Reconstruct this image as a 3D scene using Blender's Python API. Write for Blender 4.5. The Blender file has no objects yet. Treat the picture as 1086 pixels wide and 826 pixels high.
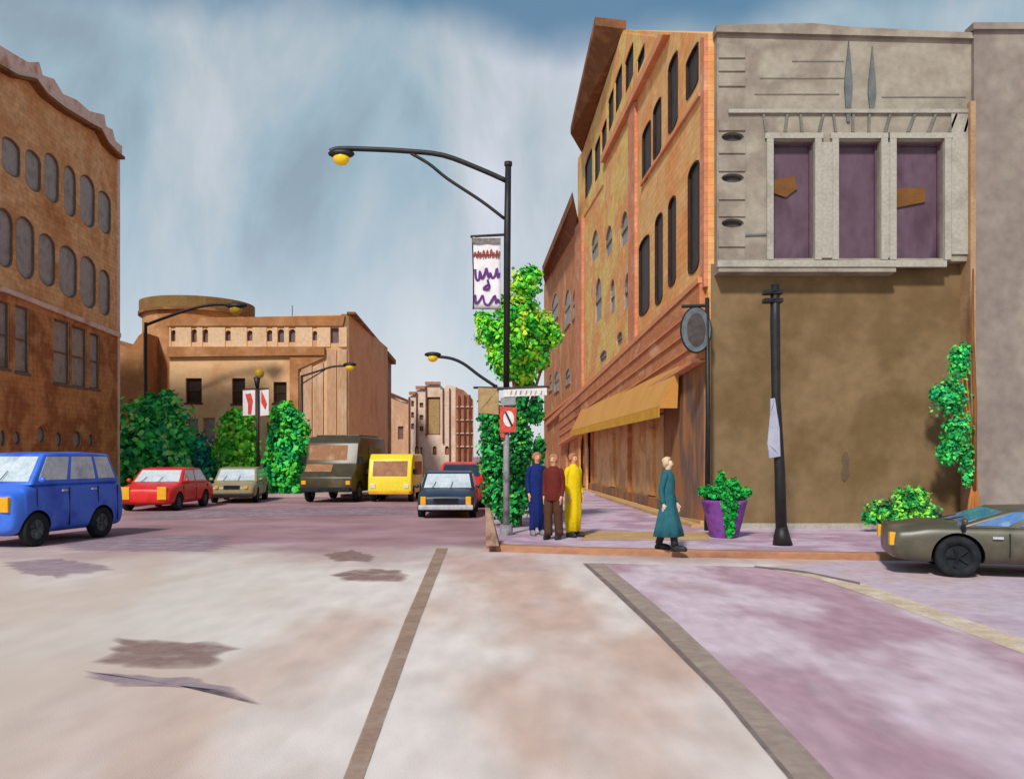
import bpy, bmesh, math, random
from mathutils import Vector, Matrix, noise
from mathutils.geometry import tessellate_polygon
R = math.radians
random.seed(7)
COL = bpy.context.scene.collection
H, F, CX, HY = 1.8, 900.0, 543.0, 484.0     # eye height, focal in photo pixels, vanishing point

def W(x, y, d):            # a point seen at photo (x, y) standing d metres away
    return Vector(((x-CX)/F*d, d, H-(y-HY)*d/F))
def G(x, y, z=0.0):        # a point on the ground plane at height z
    d = (H-z)*F/(y-HY)
    return Vector(((x-CX)/F*d, d, z))

# ------------------------------------------------------------------ materials
def lin(c):
    return tuple((v/255/12.92 if v/255 <= .04045 else ((v/255+.055)/1.055)**2.4) for v in c)
def mat(name, cols, scale=1.2, rough=.85, bump=.15, spec=.25, grain=.12, bscale=60, dist=.12, metal=0, coat=0, emit=0, world=False, stretch=None, gain=1.0, brick=False):
    m = bpy.data.materials.new(name); m.use_nodes = True
    nt = m.node_tree; N = nt.nodes; L = nt.links
    b = N['Principled BSDF']
    b.inputs['Roughness'].default_value = rough
    b.inputs['Specular IOR Level'].default_value = spec
    b.inputs['Metallic'].default_value = metal
    b.inputs['Coat Weight'].default_value = coat
    tc = N.new('ShaderNodeTexCoord'); src = tc.outputs['Object']
    if world:
        src = N.new('ShaderNodeNewGeometry').outputs['Position']
    if stretch:
        mp = N.new('ShaderNodeMapping'); mp.inputs['Scale'].default_value = stretch
        L.new(src, mp.inputs['Vector']); src = mp.outputs['Vector']
    n1 = N.new('ShaderNodeTexNoise'); n1.inputs['Scale'].default_value = scale
    n1.inputs['Detail'].default_value = 4; n1.inputs['Roughness'].default_value = .5
    n1.inputs['Distortion'].default_value = dist
    L.new(src, n1.inputs['Vector'])
    cr = N.new('ShaderNodeValToRGB'); cr.color_ramp.interpolation = 'EASE'
    e = cr.color_ramp.elements
    k = len(cols)
    lo, hi = (.28, .72)
    while len(e) < max(k, 2): e.new(.5)
    for i, c in enumerate(cols if k > 1 else cols*2):
        kk = max(k, 2)
        e[i].position = lo+(hi-lo)*i/(kk-1)
        e[i].color = (*[min(.8, v*gain) for v in lin(c)], 1)
    L.new(n1.outputs['Fac'], cr.inputs['Fac'])
    out = cr.outputs['Color']
    if grain:
        n2 = N.new('ShaderNodeTexNoise'); n2.inputs['Scale'].default_value = scale*9
        n2.inputs['Detail'].default_value = 3
        L.new(src, n2.inputs['Vector'])
        mr = N.new('ShaderNodeMapRange'); mr.inputs['From Min'].default_value = .3; mr.inputs['From Max'].default_value = .7
        mr.inputs['To Min'].default_value = 1-grain; mr.inputs['To Max'].default_value = 1+grain
        L.new(n2.outputs['Fac'], mr.inputs['Value'])
        vm = N.new('ShaderNodeVectorMath'); vm.operation = 'SCALE'
        L.new(out, vm.inputs[0]); L.new(mr.outputs['Result'], vm.inputs['Scale'])
        out = vm.outputs['Vector']
    if brick:
        g2 = N.new('ShaderNodeNewGeometry'); sp = N.new('ShaderNodeSeparateXYZ'); L.new(g2.outputs['Position'], sp.inputs[0])
        cb_ = N.new('ShaderNodeCombineXYZ'); L.new(sp.outputs['Y'], cb_.inputs[0]); L.new(sp.outputs['Z'], cb_.inputs[1])
        bt = N.new('ShaderNodeTexBrick'); bt.inputs['Scale'].default_value = 1; bt.inputs['Brick Width'].default_value = .5; bt.inputs['Row Height'].default_value = .17
        bt.inputs['Mortar Size'].default_value = .012; bt.inputs['Mortar Smooth'].default_value = .6
        bt.inputs['Color1'].default_value = (1.04,1.04,1.04,1); bt.inputs['Color2'].default_value = (.90,.89,.88,1); bt.inputs['Mortar'].default_value = (.76,.74,.72,1)
        L.new(cb_.outputs[0], bt.inputs['Vector'])
        mb = N.new('ShaderNodeMix'); mb.data_type = 'RGBA'; mb.blend_type = 'MULTIPLY'; mb.inputs['Factor'].default_value = 1
        L.new(out, mb.inputs[6]); L.new(bt.outputs['Color'], mb.inputs[7]); out = mb.outputs[2]
    L.new(out, b.inputs['Base Color'])
    if bump:
        n3 = N.new('ShaderNodeTexNoise'); n3.inputs['Scale'].default_value = bscale; n3.inputs['Detail'].default_value = 2
        L.new(src, n3.inputs['Vector'])
        bp = N.new('ShaderNodeBump'); bp.inputs['Strength'].default_value = bump; bp.inputs['Distance'].default_value = .02
        L.new(n3.outputs['Fac'], bp.inputs['Height']); L.new(bp.outputs['Normal'], b.inputs['Normal'])
    if emit:
        b.inputs['Emission Strength'].default_value = emit
        b.inputs['Emission Color'].default_value = (*lin(cols[0]), 1)
    return m

M = {}
def mm(key, *a, **k): M[key] = mat(key, *a, **k); return M[key]
mm('ochre_brick', [(184,122,72), (208,152,100), (222,174,126), (194,132,78)], scale=.5, bscale=14, bump=.3, grain=.16, brick=True)
mm('ochre_low', [(172,112,68), (196,136,86), (158,98,58), (206,152,106)], scale=.6, bscale=14, bump=.3, grain=.16, brick=True)
mm('pink_parapet', [(206,166,150), (222,194,180), (190,140,116)], scale=1.2)
mm('eave_brown', [(96,56,26), (130,84,42), (110,66,34)], scale=1.4)
mm('grey_glass', [(126,118,112), (154,146,140), (134,126,120)], scale=1.6, rough=.5, bump=.03, spec=.3)
mm('black_frame', [(50,36,30), (64,46,38)], scale=3)
mm('frame_grey', [(104,88,76), (120,104,92)], scale=3)
mm('dark_trim', [(70,44,24), (92,62,38)], scale=3)
mm('orange_brick', [(240,168,104), (242,182,120), (238,158,92), (244,192,142)], scale=.45, bscale=16, bump=.3, grain=.1, brick=True)
mm('orange_yellow', [(240,178,100), (244,198,120), (236,162,100), (242,186,142)], scale=.55, bscale=16, bump=.25, brick=True)
mm('orange_trim', [(214,140,96), (222,154,114)], scale=1.5)
mm('red_pier', [(220,154,120), (208,134,98), (224,166,136)], scale=.8, brick=True)
mm('rust_fascia', [(210,144,102), (192,122,78), (220,164,124)], scale=.7, stretch=(1,1,2.5))
mm('black_glass', [(36,24,22), (58,42,36), (30,22,24)], scale=1.5, rough=.5, bump=.02, spec=.2)
mm('third_brick', [(210,150,104), (194,128,82), (220,166,122)], scale=.5, brick=True)
mm('roof_brown', [(150,100,62), (124,82,52), (164,114,74)], scale=.9)
mm('grey_stone', [(148,138,123), (160,151,136), (138,127,115), (164,156,140)], scale=.7, bscale=22, bump=.35, grain=.1)
mm('pale_stone', [(162,157,144), (170,165,152), (152,147,135)], scale=1.6, bscale=26, bump=.3)
mm('stone_line', [(108,106,98), (128,122,112)], scale=4)
mm('slate_streak', [(92,100,102), (112,116,114)], scale=3)
mm('purple_glass', [(74,52,62), (98,76,90), (62,42,52)], scale=.9, rough=.45, bump=.03, spec=.3, stretch=(1,1,.5))
mm('ochre_cloth', [(104,68,36), (124,84,42)], scale=3)
mm('brown_render', [(122,99,68), (131,108,76), (112,89,58), (127,104,72)], scale=.45, bscale=30, bump=.4, grain=.1)
mm('stain', [(96,80,60), (108,90,68)], scale=6)
mm('mauve_render', [(138,130,118), (150,141,129), (136,124,116), (145,137,124)], scale=.45, bscale=30, bump=.35)
mm('rust_edge', [(176,142,108), (156,122,92)], scale=2)
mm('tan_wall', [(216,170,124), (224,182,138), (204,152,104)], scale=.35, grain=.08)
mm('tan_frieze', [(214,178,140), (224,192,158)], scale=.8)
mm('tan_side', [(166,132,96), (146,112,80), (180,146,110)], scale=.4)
mm('tan_pale', [(206,170,142), (190,150,118), (216,184,158)], scale=.6, stretch=(1.6,1.6,.5))
mm('tan_dark', [(184,132,88), (164,112,70), (196,146,104)], scale=.5)
mm('drum_roof', [(138,106,62), (120,90,52)], scale=1)
mm('window_black', [(44,30,24), (60,42,34)], scale=2, rough=.4, spec=.3)
mm('frieze_pane', [(124,100,104), (100,80,86)], scale=2, rough=.4)
mm('tower_cream', [(208,182,158), (222,200,180), (196,164,138)], scale=.5)
mm('tower_brown', [(150,98,74), (176,122,96), (126,80,62)], scale=.7)
mm('tower_line', [(100,56,42), (124,76,56)], scale=2)
mm('shop_brown', [(222,174,114), (230,186,128), (204,152,92), (234,194,140)], scale=.8, rough=.6, bump=.1)
mm('shop_dark', [(134,94,66), (164,112,68), (116,94,84), (176,120,72)], scale=.8, stretch=(1,1,.4))
mm('awning', [(212,156,82), (204,146,74)], scale=.8, grain=.05, bump=.1)
mm('valance', [(224,172,56), (208,152,48)], scale=2)
mm('pipe_black', [(24,22,24), (38,34,34)], scale=5, rough=.5, spec=.4)
mm('pole_grey', [(104,104,108), (150,148,150), (70,70,76)], scale=3, rough=.5)
mm('lamp_yellow', [(222,178,20), (232,196,50)], scale=6, rough=.3, emit=.15)
mm('lamp_olive', [(150,120,30), (180,148,50)], scale=6, rough=.3, emit=.1)
mm('white_cloth', [(226,216,220), (236,230,232)], scale=5)
mm('banner_grey', [(104,98,96), (134,128,126)], scale=14)
mm('ink_red', [(168,72,62), (120,70,66)], scale=30)
mm('ink_purple', [(88,44,112), (104,60,128)], scale=20)
mm('sign_red', [(200,56,48), (214,86,76)], scale=10, rough=.5)
mm('sign_white', [(226,222,216), (208,204,198)], scale=10, rough=.5)
mm('sign_beige', [(158,128,84), (176,150,108)], scale=6)
mm('sign_lavender', [(160,162,182), (176,178,194)], scale=5)
mm('sign_slate', [(86,96,102), (108,116,120)], scale=8)
mm('sign_slate_dark', [(66,60,58), (86,78,76)], scale=8)
mm('bark', [(110,72,40), (140,92,48)], scale=6, bump=.5, bscale=30, stretch=(1,1,.3))
mm('bark_orange', [(170,104,50), (190,130,76)], scale=5, bump=.4, stretch=(1,1,.3))
mm('pot_purple', [(112,52,138), (132,74,156), (92,40,118)], scale=4, rough=.6)
mm('soil', [(50,36,24), (70,50,34)], scale=20)
mm('post_brown', [(132,100,84), (160,132,112), (112,82,66)], scale=4, stretch=(1,1,.4))
mm('kerb_brown', [(160,110,82), (176,128,98), (142,94,74)], scale=1.3, stretch=(.5,1,1))
mm('lavender_pave', [(186,158,176), (200,178,194), (174,140,158), (206,184,190)], scale=.6, world=True, bscale=40)
mm('tan_paving', [(198,164,116), (184,146,100)], scale=1.5)
mm('grey_pave', [(170,150,146), (186,166,160)], scale=.8)
mm('mauve_road', [(192,158,168), (178,142,152), (210,188,196), (184,154,158)], scale=.6, world=True, bscale=110, bump=.15, stretch=(1,.45,1))
mm('lavender_road', [(186,160,172), (198,178,188), (196,166,160)], scale=.6, world=True, bscale=50, bump=.3)
mm('walk_road', [(218,196,182), (226,212,204), (206,174,158), (222,202,200)], scale=.35, world=True, bscale=110, bump=.15, stretch=(1,.38,1))
mm('line_brown', [(158,126,106), (172,144,124)], scale=2, world=True)
mm('line_tan', [(184,160,142), (166,146,134), (194,172,150)], scale=1.2, world=True)
mm('line_edge', [(134,118,112), (120,104,100)], scale=3, world=True)
mm('line_cream', [(230,212,188), (218,192,162)], scale=2, world=True)
mm('patch_dark', [(136,104,96), (154,124,116), (140,106,102)], scale=3, world=True)
mm('patch_purple', [(160,136,148), (172,152,160)], scale=3, world=True)
mm('tyre', [(22,24,28), (38,42,46)], scale=8, rough=.8)
mm('rim', [(96,104,108), (60,66,72)], scale=6, rough=.5)
mm('indicator', [(240,160,30), (246,176,50)], scale=6, rough=.25)
mm('car_glass', [(178,192,200), (200,210,216), (150,168,180)], scale=1.4, rough=.15, bump=0, spec=.6)
mm('car_glass_blue', [(110,150,190), (80,120,170), (150,180,206)], scale=2.5, rough=.15, bump=0, spec=.6)
mm('chrome', [(166,170,176), (190,192,196)], scale=6, rough=.3, spec=.6)
mm('skin', [(220,156,118), (226,168,130)], scale=8, rough=.6)
mm('skin_pale', [(226,190,160), (232,200,176)], scale=8, rough=.6)
mm('hair_dark', [(160,110,78), (178,128,94)], scale=20)
mm('hair_blonde', [(206,178,138), (220,196,160)], scale=20)
mm('eye', [(30,24,22)], scale=5, rough=.3)
mm('boot', [(30,30,32), (52,50,52)], scale=8, rough=.5)
mm('grey_shoe', [(120,120,124), (150,150,150)], scale=8, rough=.5)

def paint(key, cols, **k):
    return mm(key, cols, scale=1.4, rough=.38, bump=.03, spec=.5, grain=.06, **k)
paint('blue_paint', [(36,88,200), (60,112,220), (34,78,190)])
paint('red_paint', [(206,22,22), (220,40,34), (190,18,20)])
paint('navy_paint', [(30,40,58), (46,58,76)])
paint('olive_paint', [(140,128,92), (158,146,110)])
paint('army_paint', [(78,68,44), (64,56,36), (92,82,58)])
paint('yellow_paint', [(232,206,26), (240,216,50)])
paint('drab_paint', [(92,86,70), (76,72,58), (110,104,88)])

def leaf_mats(prefix, cols):
    r = []
    for i, c in enumerate(cols):
        c = tuple(min(255, int(v*1.13+6)) for v in c); m = mat(f'{prefix}_leaf_{i}', [c, tuple(min(255, int(v*1.15)) for v in c)], scale=3, rough=.6, bump=0, grain=0, spec=.2)
        r.append(m)
    return r

# ------------------------------------------------------------------ object helpers
def empty(name, label, cat, loc=(0,0,0), rz=0, group=None):
    o = bpy.data.objects.new(name, None); COL.objects.link(o)
    o.empty_display_size = .2
    o.location = loc; o.rotation_euler = (0, 0, rz)
    o['label'] = label; o['category'] = cat
    if group: o['group'] = group
    return o
def root_of(p):
    while p.parent: p = p.parent
    return p
def link(name, bm, mats, parent=None, world=False, smooth=False, label=None):
    """one mesh object; world=True: vertices are in world space and are moved into the (unrotated) thing's space"""
    if world and parent is not None:
        bmesh.ops.translate(bm, verts=bm.verts, vec=-Vector(root_of(parent).location))
    bmesh.ops.recalc_face_normals(bm, faces=bm.faces) if len(bm.faces) < 20000 else None
    me = bpy.data.meshes.new(name); bm.to_mesh(me); bm.free()
    for m in (mats if isinstance(mats, (list, tuple)) else [mats]):
        me.materials.append(M[m] if isinstance(m, str) else m)
    if smooth:
        for p in me.polygons: p.use_smooth = True
    o = bpy.data.objects.new(name, me); COL.objects.link(o)
    if parent is not None: o.parent = parent
    if label: o['label'] = label
    return o
def tag(o, label, cat, group=None):
    o['label'] = label; o['category'] = cat
    if group: o['group'] = group
    return o
def struct(name, bm, m, label=None):
    o = link(name, bm, m); o['kind'] = 'structure'
    if label: o['label'] = label
    return o

def add_box(bm, lo, hi, mi=0):
    x0, y0, z0 = lo; x1, y1, z1 = hi
    v = [bm.verts.new(p) for p in [(x0,y0,z0),(x1,y0,z0),(x1,y1,z0),(x0,y1,z0),(x0,y0,z1),(x1,y0,z1),(x1,y1,z1),(x0,y1,z1)]]
    for f in [(0,3,2,1),(4,5,6,7),(0,1,5,4),(1,2,6,5),(2,3,7,6),(3,0,4,7)]:
        bm.faces.new([v[i] for i in f]).material_index = mi
    return v
def bevel(bm, w, seg=2):
    bmesh.ops.bevel(bm, geom=list(bm.edges), offset=w, segments=seg, affect='EDGES', profile=.6)
    return bm
def box(lo, hi, bev=0):
    bm = bmesh.new(); add_box(bm, lo, hi)
    if bev: bevel(bm, bev)
    return bm
def add_tube(bm, pts, rad, seg=10, cap=True, sq=1.0):
    pts = [Vector(p) for p in pts]
    if not isinstance(rad, (list, tuple)): rad = [rad]*len(pts)
    rings = []
    up = None
    for i, p in enumerate(pts):
        t = (pts[min(i+1, len(pts)-1)]-pts[max(i-1, 0)]).normalized()
        if up is None:
            up = Vector((0,1,0)) if abs(t.y) < .9 else Vector((1,0,0))
        a = t.cross(up).normalized(); b = a.cross(t).normalized(); up = b
        rings.append([bm.verts.new(p+(a*math.cos(k*2*math.pi/seg)+b*math.sin(k*2*math.pi/seg)*sq)*rad[i]) for k in range(seg)])
    for r0, r1 in zip(rings, rings[1:]):
        for k in range(seg):
            bm.faces.new((r0[k], r0[(k+1)%seg], r1[(k+1)%seg], r1[k]))
    if cap:
        bm.faces.new(rings[0][::-1]); bm.faces.new(rings[-1])
def tube(pts, rad, seg=10, **k):
    bm = bmesh.new(); add_tube(bm, pts, rad, seg, **k); return bm
def smoothpath(pts, n=6):
    pts = [Vector(p) for p in pts]; out = []
    for i in range(len(pts)-1):
        p0 = pts[max(i-1, 0)]; p1 = pts[i]; p2 = pts[i+1]; p3 = pts[min(i+2, len(pts)-1)]
        for k in range(n):
            t = k/n
            out.append(.5*((2*p1)+(p2-p0)*t+(2*p0-5*p1+4*p2-p3)*t*t+(3*p1-p0-3*p2+p3)*t**3))
    out.append(pts[-1]); return out
def ball(c, r, sc=(1,1,1), sub=2):
    bm = bmesh.new(); bmesh.ops.create_icosphere(bm, subdivisions=sub, radius=r)
    bmesh.ops.scale(bm, verts=bm.verts, vec=sc); bmesh.ops.translate(bm, verts=bm.verts, vec=c); return bm
def add_prism(bm, poly, depthvec):
    """poly: list of 3D points; extruded by depthvec"""
    d = Vector(depthvec)
    a = [bm.verts.new(Vector(p)) for p in poly]; b = [bm.verts.new(Vector(p)+d) for p in poly]
    n = len(a)
    tris = tessellate_polygon([[Vector(p) for p in poly]])
    for t in tris:
        try:
            bm.faces.new([a[i] for i in t]); bm.faces.new([b[i] for i in reversed(t)])
        except ValueError: pass
    for i in range(n):
        bm.faces.new((a[i], a[(i+1)%n], b[(i+1)%n], b[i]))
def prism(poly, d):
    bm = bmesh.new(); add_prism(bm, poly, d); return bm

# ------------------------------------------------------------------ a wall plane with real openings
class Facade:
    def __init__(s, O, u, n):
        s.O = Vector((O[0], O[1])); s.u = Vector(u).normalized(); s.n = Vector(n).normalized()
    def P(s, t, z, out=0.0):
        q = s.O+s.u*t+s.n*out
        return Vector((q.x, q.y, z))
    def t(s, px):
        k = (px-CX)/F
        return (k*s.O.y-s.O.x)/(s.u.x-k*s.u.y)
    def z(s, py, t):
        return H-(py-HY)*(s.O.y+s.u.y*t)/F
    def rect(s, x0, x1, y0, y1):
        a, b = sorted((s.t(x0), s.t(x1))); c = (a+b)/2
        return a, b, s.z(y1, c), s.z(y0, c)
    def wall(s, outline, holes, thick, recess=.3, back=True):
        bm = bmesh.new()
        loops = [outline]+holes
        flat = [p for l in loops for p in l]
        vs = [bm.verts.new(s.P(t, z)) for t, z in flat]
        tris = tessellate_polygon([[Vector((t, z, 0)) for t, z in l] for l in loops])
        for t in tris:
            try: bm.faces.new([vs[i] for i in t])
            except ValueError: pass
        n = len(outline)
        bk = [bm.verts.new(s.P(t, z, -thick)) for t, z in outline]
        for i in range(n):
            bm.faces.new((vs[i], vs[(i+1)%n], bk[(i+1)%n], bk[i]))
        for t in (tessellate_polygon([[Vector((t, z, 0)) for t, z in outline]]) if back else []):
            bm.faces.new([bk[i] for i in t])
        k = n
        for h in holes:
            m = len(h)
            iv = [bm.verts.new(s.P(t, z, -recess)) for t, z in h]
            for i in range(m):
                bm.faces.new((vs[k+i], vs[k+(i+1)%m], iv[(i+1)%m], iv[i]))
            k += m
        return bm
    def slab(s, poly, out0, out1):
        a = [s.P(t, z, out0) for t, z in poly]
        return prism(a, Vector((s.n.x, s.n.y, 0))*(out1-out0))

def arch(a, b, z0, z1, kind='rect', jit=0):
    w = b-a; c = (a+b)/2
    if kind == 'rect':
        return [(a, z0), (b, z0), (b, z1), (a, z1)]
    if kind == 'arch':
        r = min(w/2, (z1-z0)/2)
        return [(a, z0), (b, z0)]+[(c+w/2*math.cos(k*math.pi/8), z1-r+r*math.sin(k*math.pi/8)) for k in range(9)]
    if kind in ('round', 'soft'):     # rounded at both ends
        r = min(w*.45, (z1-z0)*(.2 if kind == 'round' else .07))
        return [(c-w/2*math.cos(k*math.pi/6), z0+r-r*math.sin(k*math.pi/6)) for k in range(7)]+[(c+w/2*math.cos(k*math.pi/6), z1-r+r*math.sin(k*math.pi/6)) for k in range(7)]
    if kind == 'oval':
        return [(c+w/2*math.cos(k*math.pi/8), (z0+z1)/2+(z1-z0)/2*math.sin(k*math.pi/8)) for k in range(16)]
def scaled(poly, fx, fz):
    cx = (min(p[0] for p in poly)+max(p[0] for p in poly))/2; cz = (min(p[1] for p in poly)+max(p[1] for p in poly))/2
    return [(cx+(p[0]-cx)*fx, cz+(p[1]-cz)*fz) for p in poly]
def window(thing, fac, hole, frame_mat, glass_mat, recess=.22, fw=.06, sill=True, bars=1, sill_mat=None, name='window', label=None):
    w = max(p[0] for p in hole)-min(p[0] for p in hole); h = max(p[1] for p in hole)-min(p[1] for p in hole)
    inner = scaled(hole, max(.3, (w-2*fw)/w), max(.3, (h-2*fw)/h))
    bm = bmesh.new(); n = len(hole)
    for (o0, o1) in ((-recess, -recess+.07),):
        A = [bm.verts.new(fac.P(*p, o0)) for p in hole]; B = [bm.verts.new(fac.P(*p, o1)) for p in hole]
        C = [bm.verts.new(fac.P(*p, o1)) for p in inner]; D = [bm.verts.new(fac.P(*p, o0)) for p in inner]
        for i in range(n):
            j = (i+1) % n
            for q, r in ((A, B), (B, C), (C, D), (D, A)):
                bm.faces.new((q[i], q[j], r[j], r[i]))
    if bars:
        cz = (min(p[1] for p in hole)+max(p[1] for p in hole))/2
        a = min(p[0] for p in inner)+.005; b = max(p[0] for p in inner)-.005
        add_prism(bm, [fac.P(a, cz-.022, -recess+.01), fac.P(b, cz-.022, -recess+.01), fac.P(b, cz+.022, -recess+.01), fac.P(a, cz+.022, -recess+.01)], Vector((fac.n.x, fac.n.y, 0))*.05)
    fr = link(name, bm, frame_mat, thing, world=True, label=label)
    link('pane', fac.slab(scaled(hole, .995, .995), -recess-.03, -recess+.004), glass_mat, fr, world=True)
    if sill:
        a = min(p[0] for p in hole)-.07; b = max(p[0] for p in hole)+.07; z = min(p[1] for p in hole)
        link('sill', fac.slab([(a, z-.09), (b, z-.09), (b, z-.005), (a, z-.005)], -.02, .07), sill_mat or frame_mat, fr, world=True)
    return fr

# ================================================================== SETTING
def sheet(pts, z, sub=0):
    bm = bmesh.new(); v = [bm.verts.new((p[0], p[1], z)) for p in pts]
    tr = tessellate_polygon([[Vector((p[0], p[1], 0)) for p in pts]])
    for t in tr: bm.faces.new([v[i] for i in t])
    for f in bm.faces:
        if f.normal.z < 0: f.normal_flip()
    return bm
def road_material():
    m = M['walk_road'].copy(); m.name = 'road_surface'; M['road_surface'] = m
    nt = m.node_tree; N = nt.nodes; L = nt.links; b = N['Principled BSDF']
    old = b.inputs['Base Color'].links[0].from_socket
    geo = N.new('ShaderNodeNewGeometry'); sep = N.new('ShaderNodeSeparateXYZ'); L.new(geo.outputs['Position'], sep.inputs[0])
    nz = N.new('ShaderNodeTexNoise'); nz.inputs['Scale'].default_value = .35; nz.inputs['Detail'].default_value = 4
    L.new(geo.outputs['Position'], nz.inputs['Vector'])
    ad = N.new('ShaderNodeMath'); ad.operation = 'MULTIPLY_ADD'; ad.inputs[1].default_value = 9; L.new(nz.outputs['Fac'], ad.inputs[0]); L.new(sep.outputs['Y'], ad.inputs[2])
    mr = N.new('ShaderNodeMapRange'); mr.interpolation_type = 'SMOOTHSTEP'
    mr.inputs['From Min'].default_value = 16.5; mr.inputs['From Max'].default_value = 23
    L.new(ad.outputs[0], mr.inputs['Value'])
    n2 = N.new('ShaderNodeTexNoise'); n2.inputs['Scale'].default_value = .5; n2.inputs['Detail'].default_value = 5; L.new(geo.outputs['Position'], n2.inputs['Vector'])
    cr = N.new('ShaderNodeValToRGB'); e = cr.color_ramp.elements
    e[0].position = .35; e[0].color = (*lin((146,112,116)), 1); e[1].position = .65; e[1].color = (*lin((176,140,146)), 1)
    L.new(n2.outputs['Fac'], cr.inputs['Fac'])
    mx = N.new('ShaderNodeMix'); mx.data_type = 'RGBA'
    L.new(mr.outputs['Result'], mx.inputs['Factor']); L.new(old, mx.inputs[6]); L.new(cr.outputs['Color'], mx.inputs[7])
    # cooler, paler left half of the carriageway
    mr2 = N.new('ShaderNodeMapRange'); mr2.inputs['From Min'].default_value = -1.0; mr2.inputs['From Max'].default_value = -4.0
    mr2.inputs['To Max'].default_value = .55; L.new(sep.outputs['X'], mr2.inputs['Value'])
    inv = N.new('ShaderNodeMath'); inv.operation = 'SUBTRACT'; inv.inputs[0].default_value = 1; L.new(mr.outputs['Result'], inv.inputs[1])
    mu = N.new('ShaderNodeMath'); mu.operation = 'MULTIPLY'; L.new(mr2.outputs['Result'], mu.inputs[0]); L.new(inv.outputs[0], mu.inputs[1])
    mx2 = N.new('ShaderNodeMix'); mx2.data_type = 'RGBA'
    L.new(mu.outputs[0], mx2.inputs['Factor']); L.new(mx.outputs[2], mx2.inputs[6]); mx2.inputs[7].default_value = (*lin((206,196,184)), 1)
    L.new(mx2.outputs[2], b.inputs['Base Color'])
road_material()
struct('road', sheet([(-1500,-200), (1500,-200), (1500,3000), (-1500,3000)], 0), 'road_surface')
def gsheet(name, px, z, m, label=None):
    return struct(name, sheet([G(x, y, z) for x, y in px], z), m, label)
# right lane area beyond the tan line, and the lavender lane beyond the cream line
cream_u = [(812,600.5), (860,606), (920,620), (1000,648), (1086,677), (1400,776)]
cream_l = [(1400,800), (1086,693), (1000,661), (920,631), (870,614), (812,602)]
rl_l = [(622,597), (652,622), (700,667), (770,738), (840,822), (905,915)]
rl_r = [(965,915), (882,822), (802,738), (718,660), (672,622), (640,597)]
gsheet('right_lane', [(636,597), (668,620), (712,658), (795,738), (875,822), (940,905), (1500,905), (1500,815), (1086,687), (1000,656), (920,626), (860,610), (812,601)], .004, 'mauve_road')
struct('far_lane', sheet([G(812,601), G(860,609), G(920,625), G(1000,655), G(1086,685), G(1400,790), Vector((30, 5, 0)), Vector((30,14.68,0)), Vector((6.3,14.68,0))], .004), 'lavender_road')
gsheet('brown_road_line', [(463,581), (475,581), (446,655), (386,822), (350,925), (322,925), (365,822), (428,660)], .008, 'line_brown')
gsheet('tan_road_line', rl_l+rl_r, .008, 'line_tan')
gsheet('tan_line_edge', [(622,597), (652,622), (700,667), (770,738), (840,822), (905,915), (897,915), (834,822), (764,738), (693,667), (645,622), (618,597)], .012, 'line_edge')
gsheet('cream_road_line', cream_u+cream_l, .008, 'line_cream')
gsheet('cream_line_edge', [(800,599.5), (850,604.5), (912,617), (912,619.5), (860,608), (800,601)], .012, 'line_edge')
def soften(m, lo=.15, patch=False):
    nt = m.node_tree; N = nt.nodes; L = nt.links
    tr = N.new('ShaderNodeBsdfTransparent'); mx = N.new('ShaderNodeMixShader'); g = N.new('ShaderNodeNewGeometry')
    nz = N.new('ShaderNodeTexNoise'); nz.inputs['Scale'].default_value = 3.2; nz.inputs['Detail'].default_value = 6; L.new(g.outputs['Position'], nz.inputs['Vector'])
    mr = N.new('ShaderNodeMapRange'); mr.inputs['From Min'].default_value = .36; mr.inputs['From Max'].default_value = .6; mr.inputs['To Min'].default_value = lo; mr.inputs['To Max'].default_value = .92
    L.new(nz.outputs['Fac'], mr.inputs['Value'])
    if patch:
        at = N.new('ShaderNodeAttribute'); at.attribute_name = 'cover'; mu = N.new('ShaderNodeMath'); mu.operation = 'MULTIPLY'
        L.new(at.outputs['Fac'], mu.inputs[0]); L.new(mr.outputs['Result'], mu.inputs[1]); L.new(mu.outputs[0], mx.inputs[0])
    else: L.new(mr.outputs['Result'], mx.inputs[0])
    L.new(tr.outputs[0], mx.inputs[1]); L.new(N['Principled BSDF'].outputs[0], mx.inputs[2])
    L.new(mx.outputs[0], N['Material Output'].inputs['Surface'])
for k_ in ('patch_dark', 'patch_purple', 'line_brown', 'line_edge', 'line_cream', 'line_tan'): soften(M[k_], .45 if 'patch' in k_ else .62, 'patch' in k_)
def blot(px, z, m, name, jag=.05, seed=0):
    rnd = random.Random(seed); out = []
    n = len(px)
    for i in range(n):
        a = G(*px[i]); b = G(*px[(i+1) % n])
        k = max(2, int((b-a).length/.12))
        for j in range(k):
            p = a.lerp(b, j/k); out.append((p.x+rnd.uniform(-jag, jag)*.6, p.y+rnd.uniform(-jag, jag)*.7))
    n = len(out); cx_ = sum(p[0] for p in out)/n; cy_ = sum(p[1] for p in out)/n
    bm = bmesh.new(); la = bm.verts.layers.float.new('cover')
    rings = []
    for f, a in ((1.06, 0), (.86, .75), (.6, 1)):
        r = []
        for i, p in enumerate(out):
            k = f*(1+(.05*math.sin(i*1.9)+.04*math.sin(i*4.7)) if f > .7 else 1)
            v = bm.verts.new((cx_+(p[0]-cx_)*k, cy_+(p[1]-cy_)*k, z)); v[la] = a; r.append(v)
        rings.append(r)
    c = bm.verts.new((cx_, cy_, z)); c[la] = 1
    for a, b in zip(rings, rings[1:]):
        for i in range(n): bm.faces.new((a[i], a[(i+1)%n], b[(i+1)%n], b[i]))
    for i in range(n): bm.faces.new((rings[-1][i], rings[-1][(i+1)%n], c))
    return struct(name, bm, m)
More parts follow.
